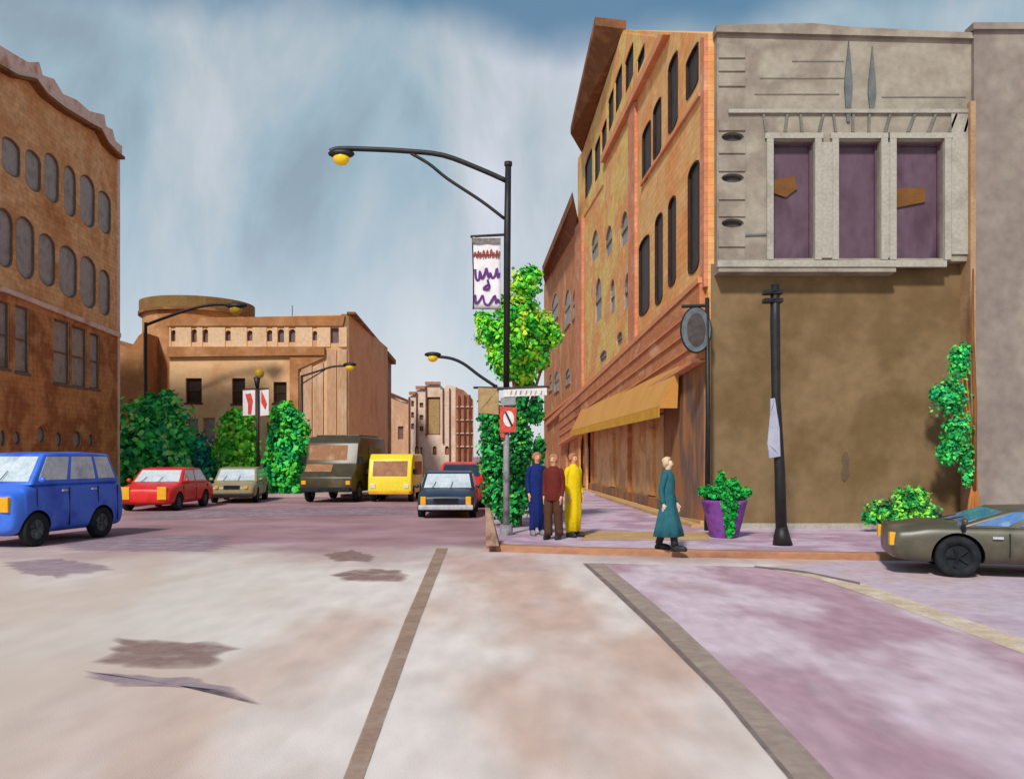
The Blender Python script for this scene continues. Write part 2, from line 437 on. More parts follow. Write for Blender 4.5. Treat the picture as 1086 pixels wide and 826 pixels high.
blot([(125,677), (240,682), (246,688), (232,700), (226,708), (150,709), (98,702), (118,692)], .004, 'patch_dark', 'road_patch_or_shadow', .045, 1)
blot([(86,712), (150,716), (210,720), (250,730), (278,748), (262,744), (236,733), (190,729), (120,728)], .004, 'patch_purple', 'road_crack', .04, 2)
blot([(344,588), (372,583), (398,590), (392,596), (352,595)], .004, 'patch_dark', 'road_patch_or_shadow', .05, 3)
blot([(352,609), (380,603), (420,604), (433,610), (425,617), (365,616)], .004, 'patch_dark', 'road_patch_or_shadow', .05, 4)
blot([(60,570), (235,567), (243,577), (225,585), (70,584)], .004, 'patch_purple', 'road_patch_or_shadow', .08, 5)  # mauve shadow stripe by the blue car, painted onto the road as colour
blot([(4,596), (60,592), (108,599), (120,604), (60,612), (20,608)], .004, 'patch_purple', 'road_patch_or_shadow', .06, 6)
blot([(140,541), (440,536), (440,546), (300,548), (140,552)], .004, 'patch_purple', 'road_patch_or_shadow', .15, 8)

# kerb and pavement of the right-hand corner
edge = [(-1.9,60), (-1.06,34), (-.56,18.0), (-.5,16.6), (-.3,16.05), (.2,15.85), (2.2,15.35), (4.2,14.98), (6.2,14.7), (12,14.7), (30,14.7)]
inner = [(-1.7,60), (-.86,34), (-.36,18.05), (-.28,16.75), (-.1,16.3), (.3,16.1), (2.25,15.6), (4.25,15.22), (6.25,14.94), (12,14.94), (30,14.94)]
bm = bmesh.new()
n = len(edge)
rows = []
for (ex, ey), (ix, iy) in zip(edge, inner):
    e0 = bm.verts.new((ex, ey, -.02)); e1 = bm.verts.new((ex+.0, ey+.0, .10)); e2 = bm.verts.new((ex+(ix-ex)*.15, ey+(iy-ey)*.15, .124)); e3 = bm.verts.new((ix, iy, .124)); e4 = bm.verts.new((ix, iy, -.02))
    rows.append((e0, e1, e2, e3, e4))
for a, b in zip(rows, rows[1:]):
    for k in range(4): bm.faces.new((a[k], b[k], b[k+1], a[k+1]))
struct('kerb', bm, 'kerb_brown')
bm = sheet(inner+[(30,60)], .12)
struct('pavement', bm, 'lavender_pave')
struct('paving_band', sheet([G(616,563,.124), G(752,564,.124), G(753,573,.124), G(616,572,.124)], .124), 'tan_paving')
bm = bmesh.new(); add_prism(bm, [(-40,16,-.02), (-13.5,16,-.02), (-13.5,37.6,-.02), (-5.5,37.8,-.02), (-5.2,70,-.02), (-40,70,-.02)], (0,0,.14))
struct('pavement_far_side', bm, 'grey_pave')

# ================================================================== LEFT BUILDING
LF = Facade((-16.72,36), (.0244,-1), (1,.0244))
lb = empty('ochre_building', 'tall ochre brick building with rows of round-topped grey windows behind the blue car', 'building', (-16.72,36,.12))
tl = lambda px: LF.t(px)
prof_px = [(125,165), (119,161), (108,150), (100,134), (90,130), (60,112), (42,98), (30,82), (10,78)]
outline = [(0, .12), (LF.t(-30)+1, .12), (LF.t(-30)+1, LF.z(74, LF.t(2)))]
outline += [(LF.t(x), LF.z(y, LF.t(x))) for x, y in reversed(prof_px)]
outline[-1] = (0, LF.z(165, 0))
row1 = [(2,22,147,187), (27,44,160,203), (47,63,163,215), (68,81,176,230), (85,101,186,241), (104,118,203,248)]
row2 = [(-4,14,221,284), (17,37,230,296), (41,59,248,304), (63,82,261,316), (85,102,272,327), (105,117,286,335)]
row3 = [(-6,9,319,390), (15,30,325,395), (56,73,340,407), (75,91,347,410), (94,105,354,412)]
row4 = [(-2,6,455,474), (13,22,457,472), (38,48,452,470), (57,66,458,474), (76,86,457,475), (92,99,460,474)]
holes = []
for rr, kind in ((row1,'round'), (row2,'round'), (row3,'rect'), (row4,'oval')):
    for r in rr: holes.append((arch(*LF.rect(*r), kind), kind))
link('wall', LF.wall(outline, [h for h, _ in holes], 9, .14), 'ochre_brick', lb, world=True)
for h, kind in holes:
    window(lb, LF, h, 'frame_grey', 'grey_glass', .09, .05 if kind != 'oval' else .03, sill=(kind == 'rect'), bars=(kind == 'rect'))
low_h = [h for (h, k_), r in zip(holes, row1+row2+row3+row4) if r in row3+row4]
F3 = Facade(LF.O+LF.n*.04, LF.u, LF.n)
zl0, zl1 = LF.z(357,0), LF.z(310, LF.t(0)); T_ = LF.t(-30)+1
link('lower_wall', F3.wall([(0,.12), (T_,.12), (T_, zl1+(zl1-zl0)*(T_-LF.t(0))/LF.t(0)), (0, zl0)], low_h, .06, .035, back=False), 'ochre_low', lb, world=True)
# pale crumbling parapet
top = [(125,155), (118,150), (115,138), (108,134), (106,122), (90,118), (76,106), (62,100), (52,84), (40,80), (36,66), (24,66), (10,58), (-20,40)]
bot = [(125,166), (119,162), (108,151), (100,136), (90,131), (60,113), (42,99), (30,83), (10,79), (-20,62)]
conv = lambda l: [(LF.t(x), LF.z(y, LF.t(x))) for x, y in l]
link('parapet', LF.slab(conv(top)+conv(bot)[::-1], -.5, .18), 'pink_parapet', lb, world=True)
low = [(x, y+3.5) for x, y in bot]
link('cornice', LF.slab([(t, z-.01) for t, z in conv(bot)]+conv(low)[::-1], -.02, .3), 'eave_brown', lb, world=True)
zz = lambda y, x: LF.z(y, LF.t(x))
link('ledge', LF.slab([(0, zz(351,118)), (LF.t(0), zz(304,0)), (LF.t(0), zz(309,0)), (0, zz(356,118))], -.02, .14), 'pink_parapet', lb, world=True)
link('corner_trim', LF.slab([(-.1,.12), (.12,.12), (.12, LF.z(166,0)), (-.1, LF.z(166,0))], -.3, .05), 'pink_parapet', lb, world=True)
link('pilaster', LF.slab([(LF.t(34), zz(455,34)), (LF.t(50), zz(448,50)), (LF.t(50), zz(340,50)), (LF.t(34), zz(333,34))], -.02, .08), 'ochre_low', lb, world=True)

nb = empty('brown_annex', 'narrow plain brown building between the ochre building and the round-cornered one', 'building', (-20.2,44,.12))
NF = Facade((W(96,0,44).x, 44), (1,0), (0,-1))
o2 = [(0,.12), (NF.t(152), .12), (NF.t(152), NF.z(352,0)), (NF.t(147), NF.z(356,0)), (NF.t(138), NF.z(370,0)), (NF.t(128), NF.z(366,0)), (NF.t(114), NF.z(357,0)), (0, NF.z(356,0))]
link('wall', NF.wall(o2, [], 5), 'tan_dark', nb, world=True)
link('coping', NF.slab([(0, NF.z(356,0)+.01), (NF.t(114), NF.z(357,0)+.01), (NF.t(114), NF.z(354,0)), (0, NF.z(353,0))], -.3, .1), 'eave_brown', nb, world=True)

# ================================================================== CENTRAL TAN BUILDING
D = 45.0
CF = Facade((W(180,0,D).x, D), (1,0), (0,-1))
cb = empty('tan_building', 'wide tan stone building with a round roof drum and tiny attic windows', 'building', (W(270,0,D).x, D, .12))
z = lambda y: CF.z(y, 0)
o3 = [(0,.12), (CF.t(370),.12), (CF.t(370), z(333)), (0, z(339))]
hs = []
for x, w, h in ((184,5,12), (206,6,14), (218,6,14), (242,6,11), (265,6,11), (286,6,12), (298,7,14), (310,7,14), (334,5,10), (355,9,16)):
    hs.append((arch(*CF.rect(x-w/2, x+w/2, 356-h/2, 356+h/2), 'rect' if w > 8 else 'arch'), 'frieze_pane', .02, 'tan_dark'))
for r in ((197,214,401,427), (246,260,401,428), (290,304,405,427)):
    hs.append((arch(*CF.rect(*r), 'rect'), 'window_black', .06, 'dark_trim'))
for r in ((197,210,444,466), (215,228,443,466)):
    hs.append((arch(*CF.rect(*r), 'rect'), 'grey_glass', .05, 'tan_pale'))
link('wall', CF.wall(o3, [h[0] for h in hs], 14, .25), 'tan_wall', cb, world=True)
for h, g, fw, fm in hs:
    window(cb, CF, h, fm, g, .18, fw, sill=fw > .05, bars=fw > .05)
link('roof_edge', CF.slab([(-.15, z(346)), (CF.t(364), z(346)), (CF.t(366), z(335)), (-.15, z(339)+.06)], -.3, .12), 'tan_dark', cb, world=True)
def strip_with_holes(fac, a, b, z0, z1, holes, o0, o1):
    bmx = bmesh.new()
    hh = sorted(holes, key=lambda h: min(p[0] for p in h))
    x = a
    segs = []
    for h in hh:
        ha, hb = min(p[0] for p in h), max(p[0] for p in h)
        segs.append((x, ha)); x = hb
    segs.append((x, b))
    for s0, s1 in segs:
        if s1-s0 > .01: add_prism(bmx, [fac.P(s0, z0, o0), fac.P(s1, z0, o0), fac.P(s1, z1, o0), fac.P(s0, z1, o0)], Vector((fac.n.x, fac.n.y, 0))*(o1-o0))
    return bmx
link('frieze', strip_with_holes(CF, 0, CF.t(368), z(368), z(347), [h[0] for h in hs[:10]], -.01, .05), 'tan_frieze', cb, world=True)
link('cornice', CF.slab([(-.05, z(379)), (CF.t(345), z(377)), (CF.t(345), z(368)-.01), (-.05, z(368)-.01)], -.02, .22), 'tan_dark', cb, world=True)
link('pilaster', CF.slab([(CF.t(308), .13), (CF.t(317), .13), (CF.t(317), z(392)), (CF.t(345), z(379)-.02), (CF.t(308), z(379)-.02)], -.02, .16), 'tan_dark', cb, world=True)
for a, b in ((320,331), (333,343), (347,357), (359,368)):
    link('pilaster', CF.slab([(CF.t(a), .13), (CF.t(b), .13), (CF.t(b), z(384 if b < 345 else 371)), (CF.t(a), z(391 if b < 345 else 371))], -.02, .09), 'tan_pale', cb, world=True)
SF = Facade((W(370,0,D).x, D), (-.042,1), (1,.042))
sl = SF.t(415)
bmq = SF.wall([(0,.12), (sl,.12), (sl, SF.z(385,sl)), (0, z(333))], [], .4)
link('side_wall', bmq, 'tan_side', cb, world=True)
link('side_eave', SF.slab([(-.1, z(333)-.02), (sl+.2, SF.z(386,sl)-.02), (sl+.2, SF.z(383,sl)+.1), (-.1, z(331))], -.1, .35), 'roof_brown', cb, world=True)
for px in (385, 398):
    t = SF.t(px); link('downpipe', tube([SF.P(t, .15, .08), SF.P(t, 9.1, .08)], .07, 8), 'eave_brown', cb, world=True)
# drum on the left corner
def disc(c, r, z0, z1, seg=40, ry=None):
    bm = bmesh.new(); ry = ry or r
    a = [bm.verts.new((c[0]+r*math.cos(2*math.pi*k/seg), c[1]+ry*math.sin(2*math.pi*k/seg), z0)) for k in range(seg)]
    b = [bm.verts.new((v.co.x, v.co.y, z1)) for v in a]
    bm.faces.new(a[::-1]); bm.faces.new(b)
    for k in range(seg): bm.faces.new((a[k], a[(k+1)%seg], b[(k+1)%seg], b[k]))
    return bm
dc = (W(206,0,48).x, 48.6)
link('corner_drum', disc(dc, 2.95, .12, CF.z(331,0)+.35), 'tan_dark', cb, world=True)
link('drum_roof', disc(dc, 3.12, CF.z(331,0)+.36, CF.z(321,0)+.5), 'drum_roof', cb, world=True)
link('drum_gutter', disc(dc, 3.17, CF.z(332,0)+.3, CF.z(330,0)+.35), 'roof_brown', cb, world=True)
link('aerial', tube([W(310,335,46), W(310,324,46)], .02, 6), 'pipe_black', cb, world=True)

# ================================================================== FAR TOWERS
D2 = 72.0
TF = Facade((W(433,0,D2).x, D2), (1,0), (0,-1)); TZ = lambda y: TF.z(y, 0)
tw = empty('sketchy_tower', 'distant cream and brown tower block at the end of the street', 'building', (W(465,0,D2).x, D2, 0))
prof = [(433,421), (440,418), (441,414), (450,412), (451,409), (466,407), (467,413), (472,413), (473,408), (484,410)]
tp = [(0,0), (TF.t(484),0)]+[(TF.t(x), TZ(y)) for x, y in reversed(prof)]
tp[-1] = (0, tp[-1][1])
th = [arch(*TF.rect(453,467,421,461), 'rect')]
for y in (425, 437, 449): th.append(arch(*TF.rect(436,439,y,y+6), 'rect'))
for y in (427, 440, 452): th.append(arch(*TF.rect(445,449,y,y+5), 'rect'))
for x in (440, 459, 472): th.append(arch(*TF.rect(x, x+4, 473, 482), 'arch'))
link('wall', TF.wall(tp, th, 8, .3), 'tower_cream', tw, world=True)
for i, h in enumerate(th):
    window(tw, TF, h, 'tower_line', 'sign_beige' if i == 0 else 'tower_brown', .2, .08, sill=False, bars=0)
for x, y0, y1 in ((434,421,520), (442,416,474), (452,410,462), (470,412,470), (447,474,510), (477,412,495)):
    link('rib', TF.slab([(TF.t(x-.6), TZ(y1)), (TF.t(x+.8), TZ(y1)), (TF.t(x+.6), TZ(y0)), (TF.t(x-.6), TZ(y0))], -.02, .18), 'tower_line', tw, world=True)
TS = Facade((TF.P(TF.t(484),0).x, D2-.3), (1,.25), (.25,-1))
tsl = TS.t(502)
sp = [(0,0), (tsl,0), (tsl, TS.z(424,tsl)), (TS.t(497), TS.z(419,TS.t(497))), (TS.t(492), TS.z(414,TS.t(492))), (0, TS.z(411,0))]
link('side_wall', TS.wall(sp, [], 5), 'tower_brown', tw, world=True)
for x in (486.5, 492.5, 498):
    link('rib', TS.slab([(TS.t(x-.8), .1), (TS.t(x+.8), .1), (TS.t(x+.8), TS.z(419,TS.t(x))), (TS.t(x-.8), TS.z(419,TS.t(x)))], -.02, .2), 'tower_line', tw, world=True)
for y in (432, 446, 460, 474):
    link('belt_course', TS.slab([(.02, TS.z(y,0)), (tsl, TS.z(y,tsl)), (tsl, TS.z(y-1.2,tsl)), (.02, TS.z(y-1.2,0))], -.02, .12), 'tower_cream', tw, world=True)
for a, b, y in ((434,441,418.5), (441,451,412.5), (451,467,408)):
    link('coping', TF.slab([(TF.t(a), TZ(y)), (TF.t(b), TZ(y)), (TF.t(b), TZ(y-3)), (TF.t(a), TZ(y-3))], -.3, .25), 'tower_brown', tw, world=True)
pb = empty('pale_block', 'small pale pinkish block between the tan building and the distant tower', 'building', (W(424,0,74).x, 74, 0))
PF = Facade((W(404,0,74).x, 74), (1,0), (0,-1)); PZ = lambda y: PF.z(y, 0)
ph = [arch(*PF.rect(422,428,452,466), 'rect'), arch(*PF.rect(409,413,445,456), 'rect')]
link('wall', PF.wall([(0,0), (PF.t(433),0), (PF.t(433),PZ(427)), (PF.t(424),PZ(425)), (PF.t(415),PZ(420)), (0,PZ(420))], ph, 5, .3), 'tan_pale', pb, world=True)
for h in ph: window(pb, PF, h, 'tower_brown', 'frieze_pane', .2, .06, sill=False)
link('coping', PF.slab([(PF.t(414), PZ(420)), (PF.t(433), PZ(427)), (PF.t(433), PZ(424)), (PF.t(414), PZ(416))], -.3, .2), 'tower_line', pb, world=True)

# ================================================================== ORANGE CORNER BUILDING (right side of the street)
RF = Facade((4.60,19.9), (-.042,1), (-1,-.042))
rx = lambda x, y: (RF.t(x), RF.z(y, RF.t(x)))
ob = empty('orange_building', 'tall orange brick building with tall black windows running along the right of the street', 'building', (4.6,19.9,.12))
tend = RF.t(613)
ol = [(0,.12), (tend,.12), (tend, rx(613,168)[1]), rx(618,160), rx(661,32), (0, rx(751,36)[1])]
black = [(728,741,54,99), (709,719,60,138), (693,701.5,108,166), (681.5,690.5,133,191), (730,742,173,290), (709,717,209,304), (695,703,227,323), (678,689,252,334)]
topst = [(621,629,165,206), (631.5,637.5,149,190), (639,644.5,131,158), (646,652,99,136), (653.5,661,75,115), (664,673,54,92), (677,685,54,72)]
greyw = [(628,635,245,277), (643,650,240,272), (659,667,225,261), (632,639,295,341), (648,653,296,333), (663,670,289,327), (637,644,372,384), (655,661,352,366)]
rh = []
for l, g in ((black,'black_glass'), (topst,'black_glass'), (greyw,'grey_glass')):
    for r in l: rh.append((arch(*RF.rect(*r), 'arch' if g == 'grey_glass' else 'soft'), g))
shop_a, shop_b = RF.t(704), RF.t(622)
shop_hole = [(shop_a,.2), (shop_b,.2), (shop_b,3.1), (shop_a,3.1)]
arc1 = arch(RF.t(620.3), RF.t(614.5), .2, 3.0, 'arch')
link('wall', RF.wall(ol, [h for h, g in rh]+[shop_hole, arc1], 3.5, .07), 'orange_brick', ob, world=True)
for h, g in rh:
    window(ob, RF, h, 'black_frame' if g == 'black_glass' else 'grey_stone', g, .05, .05, sill=False, bars=(g != 'black_glass'))
# yellow washed storeys stand 5 cm proud between two red piers
def pslab(name, pts, o0, o1, m, par=None, **k):
    return link(name, RF.slab([rx(*p) for p in pts], o0, o1), m, par or ob, world=True, **k)
def panel(name, pts, holes, o1, m):
    tz = [rx(*p) for p in pts]
    F2 = Facade((RF.O+RF.n*o1), RF.u, RF.n)
    return link(name, F2.wall(tz, holes, o1+.02, o1-.005, back=False), m, ob, world=True)
inside = lambda h, a, b: all(a < p[0] < b for p in h)
def holes_in(a, b, zlo, zhi):
    return [h for h, g in rh if all(a < p[0] < b and zlo(p[0]) < p[1] < zhi(p[0]) for p in h)]
def lerpz(p, q):
    (t0, z0), (t1, z1) = rx(*p), rx(*q)
    return lambda t: z0+(z1-z0)*(t-t0)/(t1-t0)
ga, gb = RF.t(674), RF.t(619)
gy = [h for h, g in rh if g == 'grey_glass' and ga < min(p[0] for p in h) and max(p[0] for p in h) < gb]
panel('yellow_panel', [(673,392), (619,437), (619,246), (641,204), (641,184), (673,120)], gy, .04, 'orange_yellow')
tp_h = [h for h, g in rh if g == 'black_glass' and h in [x[0] for x in rh[8:15]]]
gtop = [h for h in tp_h]
panel('attic_panel', [(703,40), (643,160), (640.5,196), (613.6,240), (613.6,172), (619,160), (661,35)], [h for h in gtop ], .045, 'orange_yellow')
pslab('cornice', [(711,37), (642,173), (642,166), (705,37)], -.02, .2, 'orange_trim')
pslab('pier', [(620,438), (612.6,450), (612.6,243), (620,230)], -.02, .16, 'red_pier')
pslab('pier', [(676,385), (669,392), (669,121), (676,108)], -.02, .10, 'red_pier')
pslab('pier', [(751,304), (747,308), (747,40), (751,40)], -.02, .10, 'red_pier')
pslab('string_course', [(744,102), (681,198), (681,195), (744,98)], -.02, .08, 'orange_trim')
pslab('string_course', [(749,300), (581,452), (581,448), (749,294)], -.02, .2, 'orange_trim')
pslab('fascia', [(749,382), (596,470), (596,437), (749,301)], -.02, .16, 'rust_fascia')
for k in (.28, .52, .76):
    y0 = 301+81*k; y1 = 437+33*k
    pslab('moulding', [(749,y0+1.6), (596,y1+.8), (596,y1), (749,y0)], .155, .21, 'orange_trim')
pslab('string_course', [(749,384), (596,472.5), (596,470), (749,379.5)], -.02, .3, 'orange_trim')
# deep overhanging eave: thick brown slab hung out over the street
e = [RF.P(*rx(662,26), -.3), RF.P(*rx(616,163), -.3), RF.P(*rx(616,163), .08), RF.P(*rx(660,28), .08)]
def pt(x, y, out):   # point on a plane parallel to the facade, `out` metres before it
    F2 = Facade(RF.O+RF.n*out, RF.u, RF.n); t = F2.t(x); return F2.P(t, F2.z(y, t))
q = [pt(664,31,-.1), pt(618,164,-.1), pt(605,142,.85), pt(631,27,.85)]
bm = bmesh.new(); add_prism(bm, q, (.0,.0,.32)); link('overhanging_eave', bm, 'roof_brown', ob, world=True)
# shop front
sw = link('shop_front', prism([RF.P(shop_a,.2,-.3), RF.P(shop_b,.2,-.3), RF.P(shop_b,3.1,-.3), RF.P(shop_a,3.1,-.3)], (.06,0,0)), 'shop_brown', ob, world=True)
for px in (703, 661, 623):
    t = RF.t(px); link('mullion', RF.slab([(t-.06,.2), (t+.06,.2), (t+.06,3.1), (t-.06,3.1)], -.3, -.16), 'rust_fascia', sw, world=True)
link('stall_riser', RF.slab([(shop_a,.12), (shop_b,.12), (shop_b,.5), (shop_a,.5)], -.29, -.1), 'shop_dark', sw, world=True)
for px in (682, 643):
    t = RF.t(px); link('shop_door_panel', RF.slab([(t-.5,.55), (t+.5,.55), (t+.5,2.7), (t-.5,2.7)], -.3, -.2), 'shop_brown', sw, world=True)
pslab('dark_pier', [(749,385), (706,409), (706,552), (749,561)], -.02, .06, 'shop_dark')
for a in (arc1,):
    window(ob, RF, a, 'shop_dark', 'shop_brown', .25, .06, sill=False, bars=0, name='arched_doorway')
pslab('plinth', [(749,559), (706,550), (706,545), (749,552)], .055, .14, 'tan_paving')
link('step', RF.slab([(.2,.12), (RF.t(640),.12), (RF.t(640),.2), (.2,.2)], 0, .35), 'tan_paving', ob, world=True)

aw = empty('shop_awning', 'ochre fabric awning with yellow valance over the brown shop front', 'awning', RF.P(RF.t(728), 4.1))
ta, tb = RF.t(727), RF.t(620)
A = [RF.P(ta, 4.15, .17), RF.P(tb, 4.15, .17), RF.P(tb+.2, 3.12, .66), RF.P(ta+.1, 3.12, .66)]
bm = bmesh.new(); add_prism(bm, A, (.0,.0,-.05)); 
add_prism(bm, [A[0]+Vector((0,0,-.06)), A[3]+Vector((0,0,-.06)), RF.P(ta+.1, 3.06, .19)], (0,.03,0))
link('canopy', bm, 'awning', aw, world=True)
bm = bmesh.new()
k = 30
for i in range(k):
    a = A[3].lerp(A[2], i/k); b = A[3].lerp(A[2], (i+1)/k); m = (a+b)/2
    add_prism(bm, [a+Vector((0,0,-.05)), b+Vector((0,0,-.05)), b+Vector((0,0,-.30)), a+Vector((0,0,-.30))], (-.02,0,0))
link('valance', bm, 'valance', aw, world=True)
for f in (.02, .5, .98):
    a = A[0].lerp(A[1], f); b = A[3].lerp(A[2], f)
    link('support_arm', tube([a+Vector((0,0,-.7)), b+Vector((0,0,-.09))], .02, 6), 'dark_trim', aw, world=True)

# third building further down
b3 = empty('far_brick_building', 'brown brick building with a dark sloping roof edge beyond the orange one', 'building', RF.P(RF.t(612.5), .12))
t0, t1 = RF.t(613)+.05, RF.t(577)
o4 = [(t0,.12), (t1,.12), (t1, rx(577.5,300)[1]), (t0, rx(613,242)[1])]
h3 = [(585,592,312,341), (599,605,307,346), (607.5,611.5,307,337), (588,593,393,415), (600,605,390,407), (582.5,585.5,396,414)]
h3p = [arch(*RF.rect(*r), 'arch') for r in h3]
link('wall', RF.wall(o4, h3p+[arch(RF.t(609), RF.t(600), .2, 3.4, 'arch')], 3.5, .3), 'third_brick', b3, world=True)
window(b3, RF, arch(RF.t(609), RF.t(600), .2, 3.4, 'arch'), 'shop_dark', 'shop_brown', .2, .06, sill=False, bars=0, name='arched_doorway')
for h in h3p: window(b3, RF, h, 'grey_stone', 'grey_glass', .06, .06, sill=True, bars=1)
q = [pt(613,240,.0), pt(578,300,.0), pt(574,290,.9), pt(578,272,.9), pt(597,238,.9), pt(606,217,.9), pt(613,208,.5)]
q = [pt(613,242,.0), pt(578,301,.0), pt(575,290,.7), pt(607,214,.7)]
bm = bmesh.new(); add_prism(bm, q, (0,0,.5)); link('roof_edge', bm, 'roof_brown', b3, world=True)
link('string_course', RF.slab([(t0, rx(613,418)[1]), (t1, rx(577,446)[1]), (t1, rx(577,443)[1]), (t0, rx(613,415)[1])], -.02, .12), 'orange_trim', b3, world=True)

# ================================================================== GREY STONE CORNER FRONT
GD = 19.62
GF = Facade((4.74, GD), (1,0), (0,-1))
gz = lambda y: GF.z(y, 0); gt = lambda x: GF.t(x)
gb_ = empty('grey_stone_building', 'grey stone fronted building with three dark purple windows over a plain brown ground floor', 'building', (7.6, 19.9, .12))
go = [(.0, gz(290)), (gt(948), gz(290)), (gt(948), gz(277)), (gt(1031), gz(277)), (gt(1031), gz(38)), (gt(900), gz(33)), (gt(860), gz(29)), (0, gz(31))]
gh = [arch(*GF.rect(*r), 'rect') for r in ((820,863,150,274), (889,933,150,274), (950,1000,150,274))]
go = [(a, b) for a, b in go]
vents = [arch(*GF.rect(765,789,y-5,y+5), 'oval') for y in (145.5, 189, 237)]
# bottom of the overhang at 290: openings stay above it
link('upper_wall', GF.wall(go, gh+vents, .9, .35), 'grey_stone', gb_, world=True)
for i, h in enumerate(gh):
    w_ = window(gb_, GF, h, 'purple_glass', 'purple_glass', .22, .05, sill=False, bars=0, label=('darkest purple middle window' if i == 1 else None))
    a, b = min(p[0] for p in h), max(p[0] for p in h)
    if i == 0:
        link('curtain', GF.slab([(gt(818), gz(189)), (gt(845), gz(184)), (gt(848), gz(198)), (gt(836), gz(207)), (gt(824), gz(203))], -.19, -.17), 'ochre_cloth', w_, world=True)
    if i == 2:
        link('curtain', GF.slab([(gt(951.5), gz(198)), (gt(985), gz(196)), (gt(985), gz(212)), (gt(955), gz(218))], -.19, -.17), 'ochre_cloth', w_, world=True)
    bm = bmesh.new()
    for p in ([(a-.16, gz(276)), (a-.01, gz(276)), (a-.01, gz(148)), (a-.16, gz(148))], [(b+.01, gz(276)), (b+.16, gz(276)), (b+.16, gz(148)), (b+.01, gz(148))], [(a-.2, gz(148)+.004), (b+.2, gz(148)+.004), (b+.2, gz(142)), (a-.2, gz(142))]):
        add_prism(bm, [GF.P(*q, -.01) for q in p], (0,-.08,0))
    link('surround', bm, 'pale_stone', w_, world=True)
for v in vents:
    window(gb_, GF, v, 'stone_line', 'sign_slate_dark', .12, .03, sill=False, bars=0, name='vent')
for x0, x1 in ((869,884), (937,946)):
    link('pilaster', GF.slab([(gt(x0), gz(274)), (gt(x1), gz(274)), (gt(x1), gz(152)), (gt(x0), gz(152))], -.01, .05), 'pale_stone', gb_, world=True)
link('pilaster', GF.slab([(gt(1008), gz(270)), (gt(1027), gz(270)), (gt(1027), gz(120)), (gt(1008), gz(120))], -.01, .05), 'pale_stone', gb_, world=True)
link('sill_course', GF.slab([(gt(760), gz(284)), (gt(1002), gz(284)), (gt(1002), gz(277)), (gt(760), gz(277))], -.01, .1), 'pale_stone', gb_, world=True)
link('ledge', GF.slab([(.0, gz(290)+.002), (gt(947), gz(290)+.002), (gt(947), gz(286)), (.0, gz(286))], -.01, .16), 'grey_stone', gb_, world=True)
link('coping', GF.slab([(-.04, gz(36)), (gt(1030), gz(43)), (gt(1030), gz(37)), (gt(900), gz(31)), (gt(860), gz(27)), (-.04, gz(29))], -.25, .1), 'grey_stone', gb_, world=True)
# stone blocks at the left corner
for y0, y1 in ((47,62), (66,76), (80,92), (128,139), (151,163), (166,182), (196,212), (215,230), (244,262), (266,280)):
    link('quoin', GF.slab([(.03, gz(y1)), (gt(790), gz(y1)), (gt(790), gz(y0)), (.03, gz(y0))], -.01, .035), 'grey_stone', gb_, world=True)
link('blue_band', GF.slab([(.02, gz(252)), (gt(812), gz(250)), (gt(812), gz(248)), (.02, gz(250))], -.01, .03), 'slate_streak', gb_, world=True)
# fan of lintel stones under a thin cornice
for i, (x, lean) in enumerate(((812,-3), (832,2), (850,-2), (868,4), (886,-3), (904,0), (921,0), (938,5), (962,7), (984,7), (1006,7), (1022,5))):
    link('lintel_stone', GF.slab([(gt(x-1.3), gz(141)), (gt(x+1.3), gz(141)), (gt(x+1.6+lean), gz(122)), (gt(x-.8+lean), gz(122))], -.01, .05), 'stone_line', gb_, world=True)
link('cornice', GF.slab([(gt(772), gz(121)), (gt(1028), gz(121)), (gt(1028), gz(117)), (gt(772), gz(117))], -.01, .07), 'pale_stone', gb_, world=True)
for y, a, b in ((101,800,890), (84,806,895), (104,935,1024), (66,840,895)):
    link('stone_joint', GF.slab([(gt(a), gz(y)), (gt(b), gz(y)), (gt(b), gz(y-1.2)), (gt(a), gz(y-1.2))], -.01, .012), 'stone_line', gb_, world=True)
for x, y0, y1 in ((899,44,130), (924,50,122)):
    link('streak_finial', GF.slab([(gt(x-1.5), gz(y1)), (gt(x+1.5), gz(y1)), (gt(x+4.5), gz(y0+50)), (gt(x+4), gz(y0+38)), (gt(x+.5), gz(y0)), (gt(x-3.5), gz(y0+38)), (gt(x-4), gz(y0+50))], -.01, .05), 'slate_streak', gb_, world=True)
# brown ground floor, set back under the overhang
link('ground_floor_wall', box((4.66,19.9,.12), (10.86,20.5, gz(277)-.0)), 'brown_render', gb_, world=True)
link('plinth', box((4.8,19.80,.12), (9.9,19.895,.24)), 'pale_stone', gb_, world=True)
link('wall_stain', prism([W(896+a*(1+.15*math.sin(a*3+b)),496+b,19.89) for a, b in ((-1,-16),(2,-17),(4,-10),(4.5,-2),(5,5),(3,10),(0,15),(-3,12),(-4,5),(-2,-3),(-4,-9))], (0,-.006,0)), 'stain', gb_, world=True)

sb = empty('mauve_building', 'plain mauve-grey rendered wall at the right edge beside the grey stone building', 'building', (15,19.7,.12))
SD = 19.5
e0 = W(1033,0,SD).x
link('wall', prism([(e0, SD, .12), (24, SD, .12), (24, SD, W(0,27,SD).z), (e0, SD, W(0,27,SD).z)], (0,5,0)), 'mauve_render', sb, world=True)
link('edge_strip', box((e0-.10, SD-.04, .12), (e0+.02, SD+.4, W(0,108,SD).z)), 'rust_edge', sb, world=True)
link('coping', box((e0-.06, SD-.09, W(0,33,SD).z), (24, SD+.3, W(0,26,SD).z)), 'mauve_render', sb, world=True)

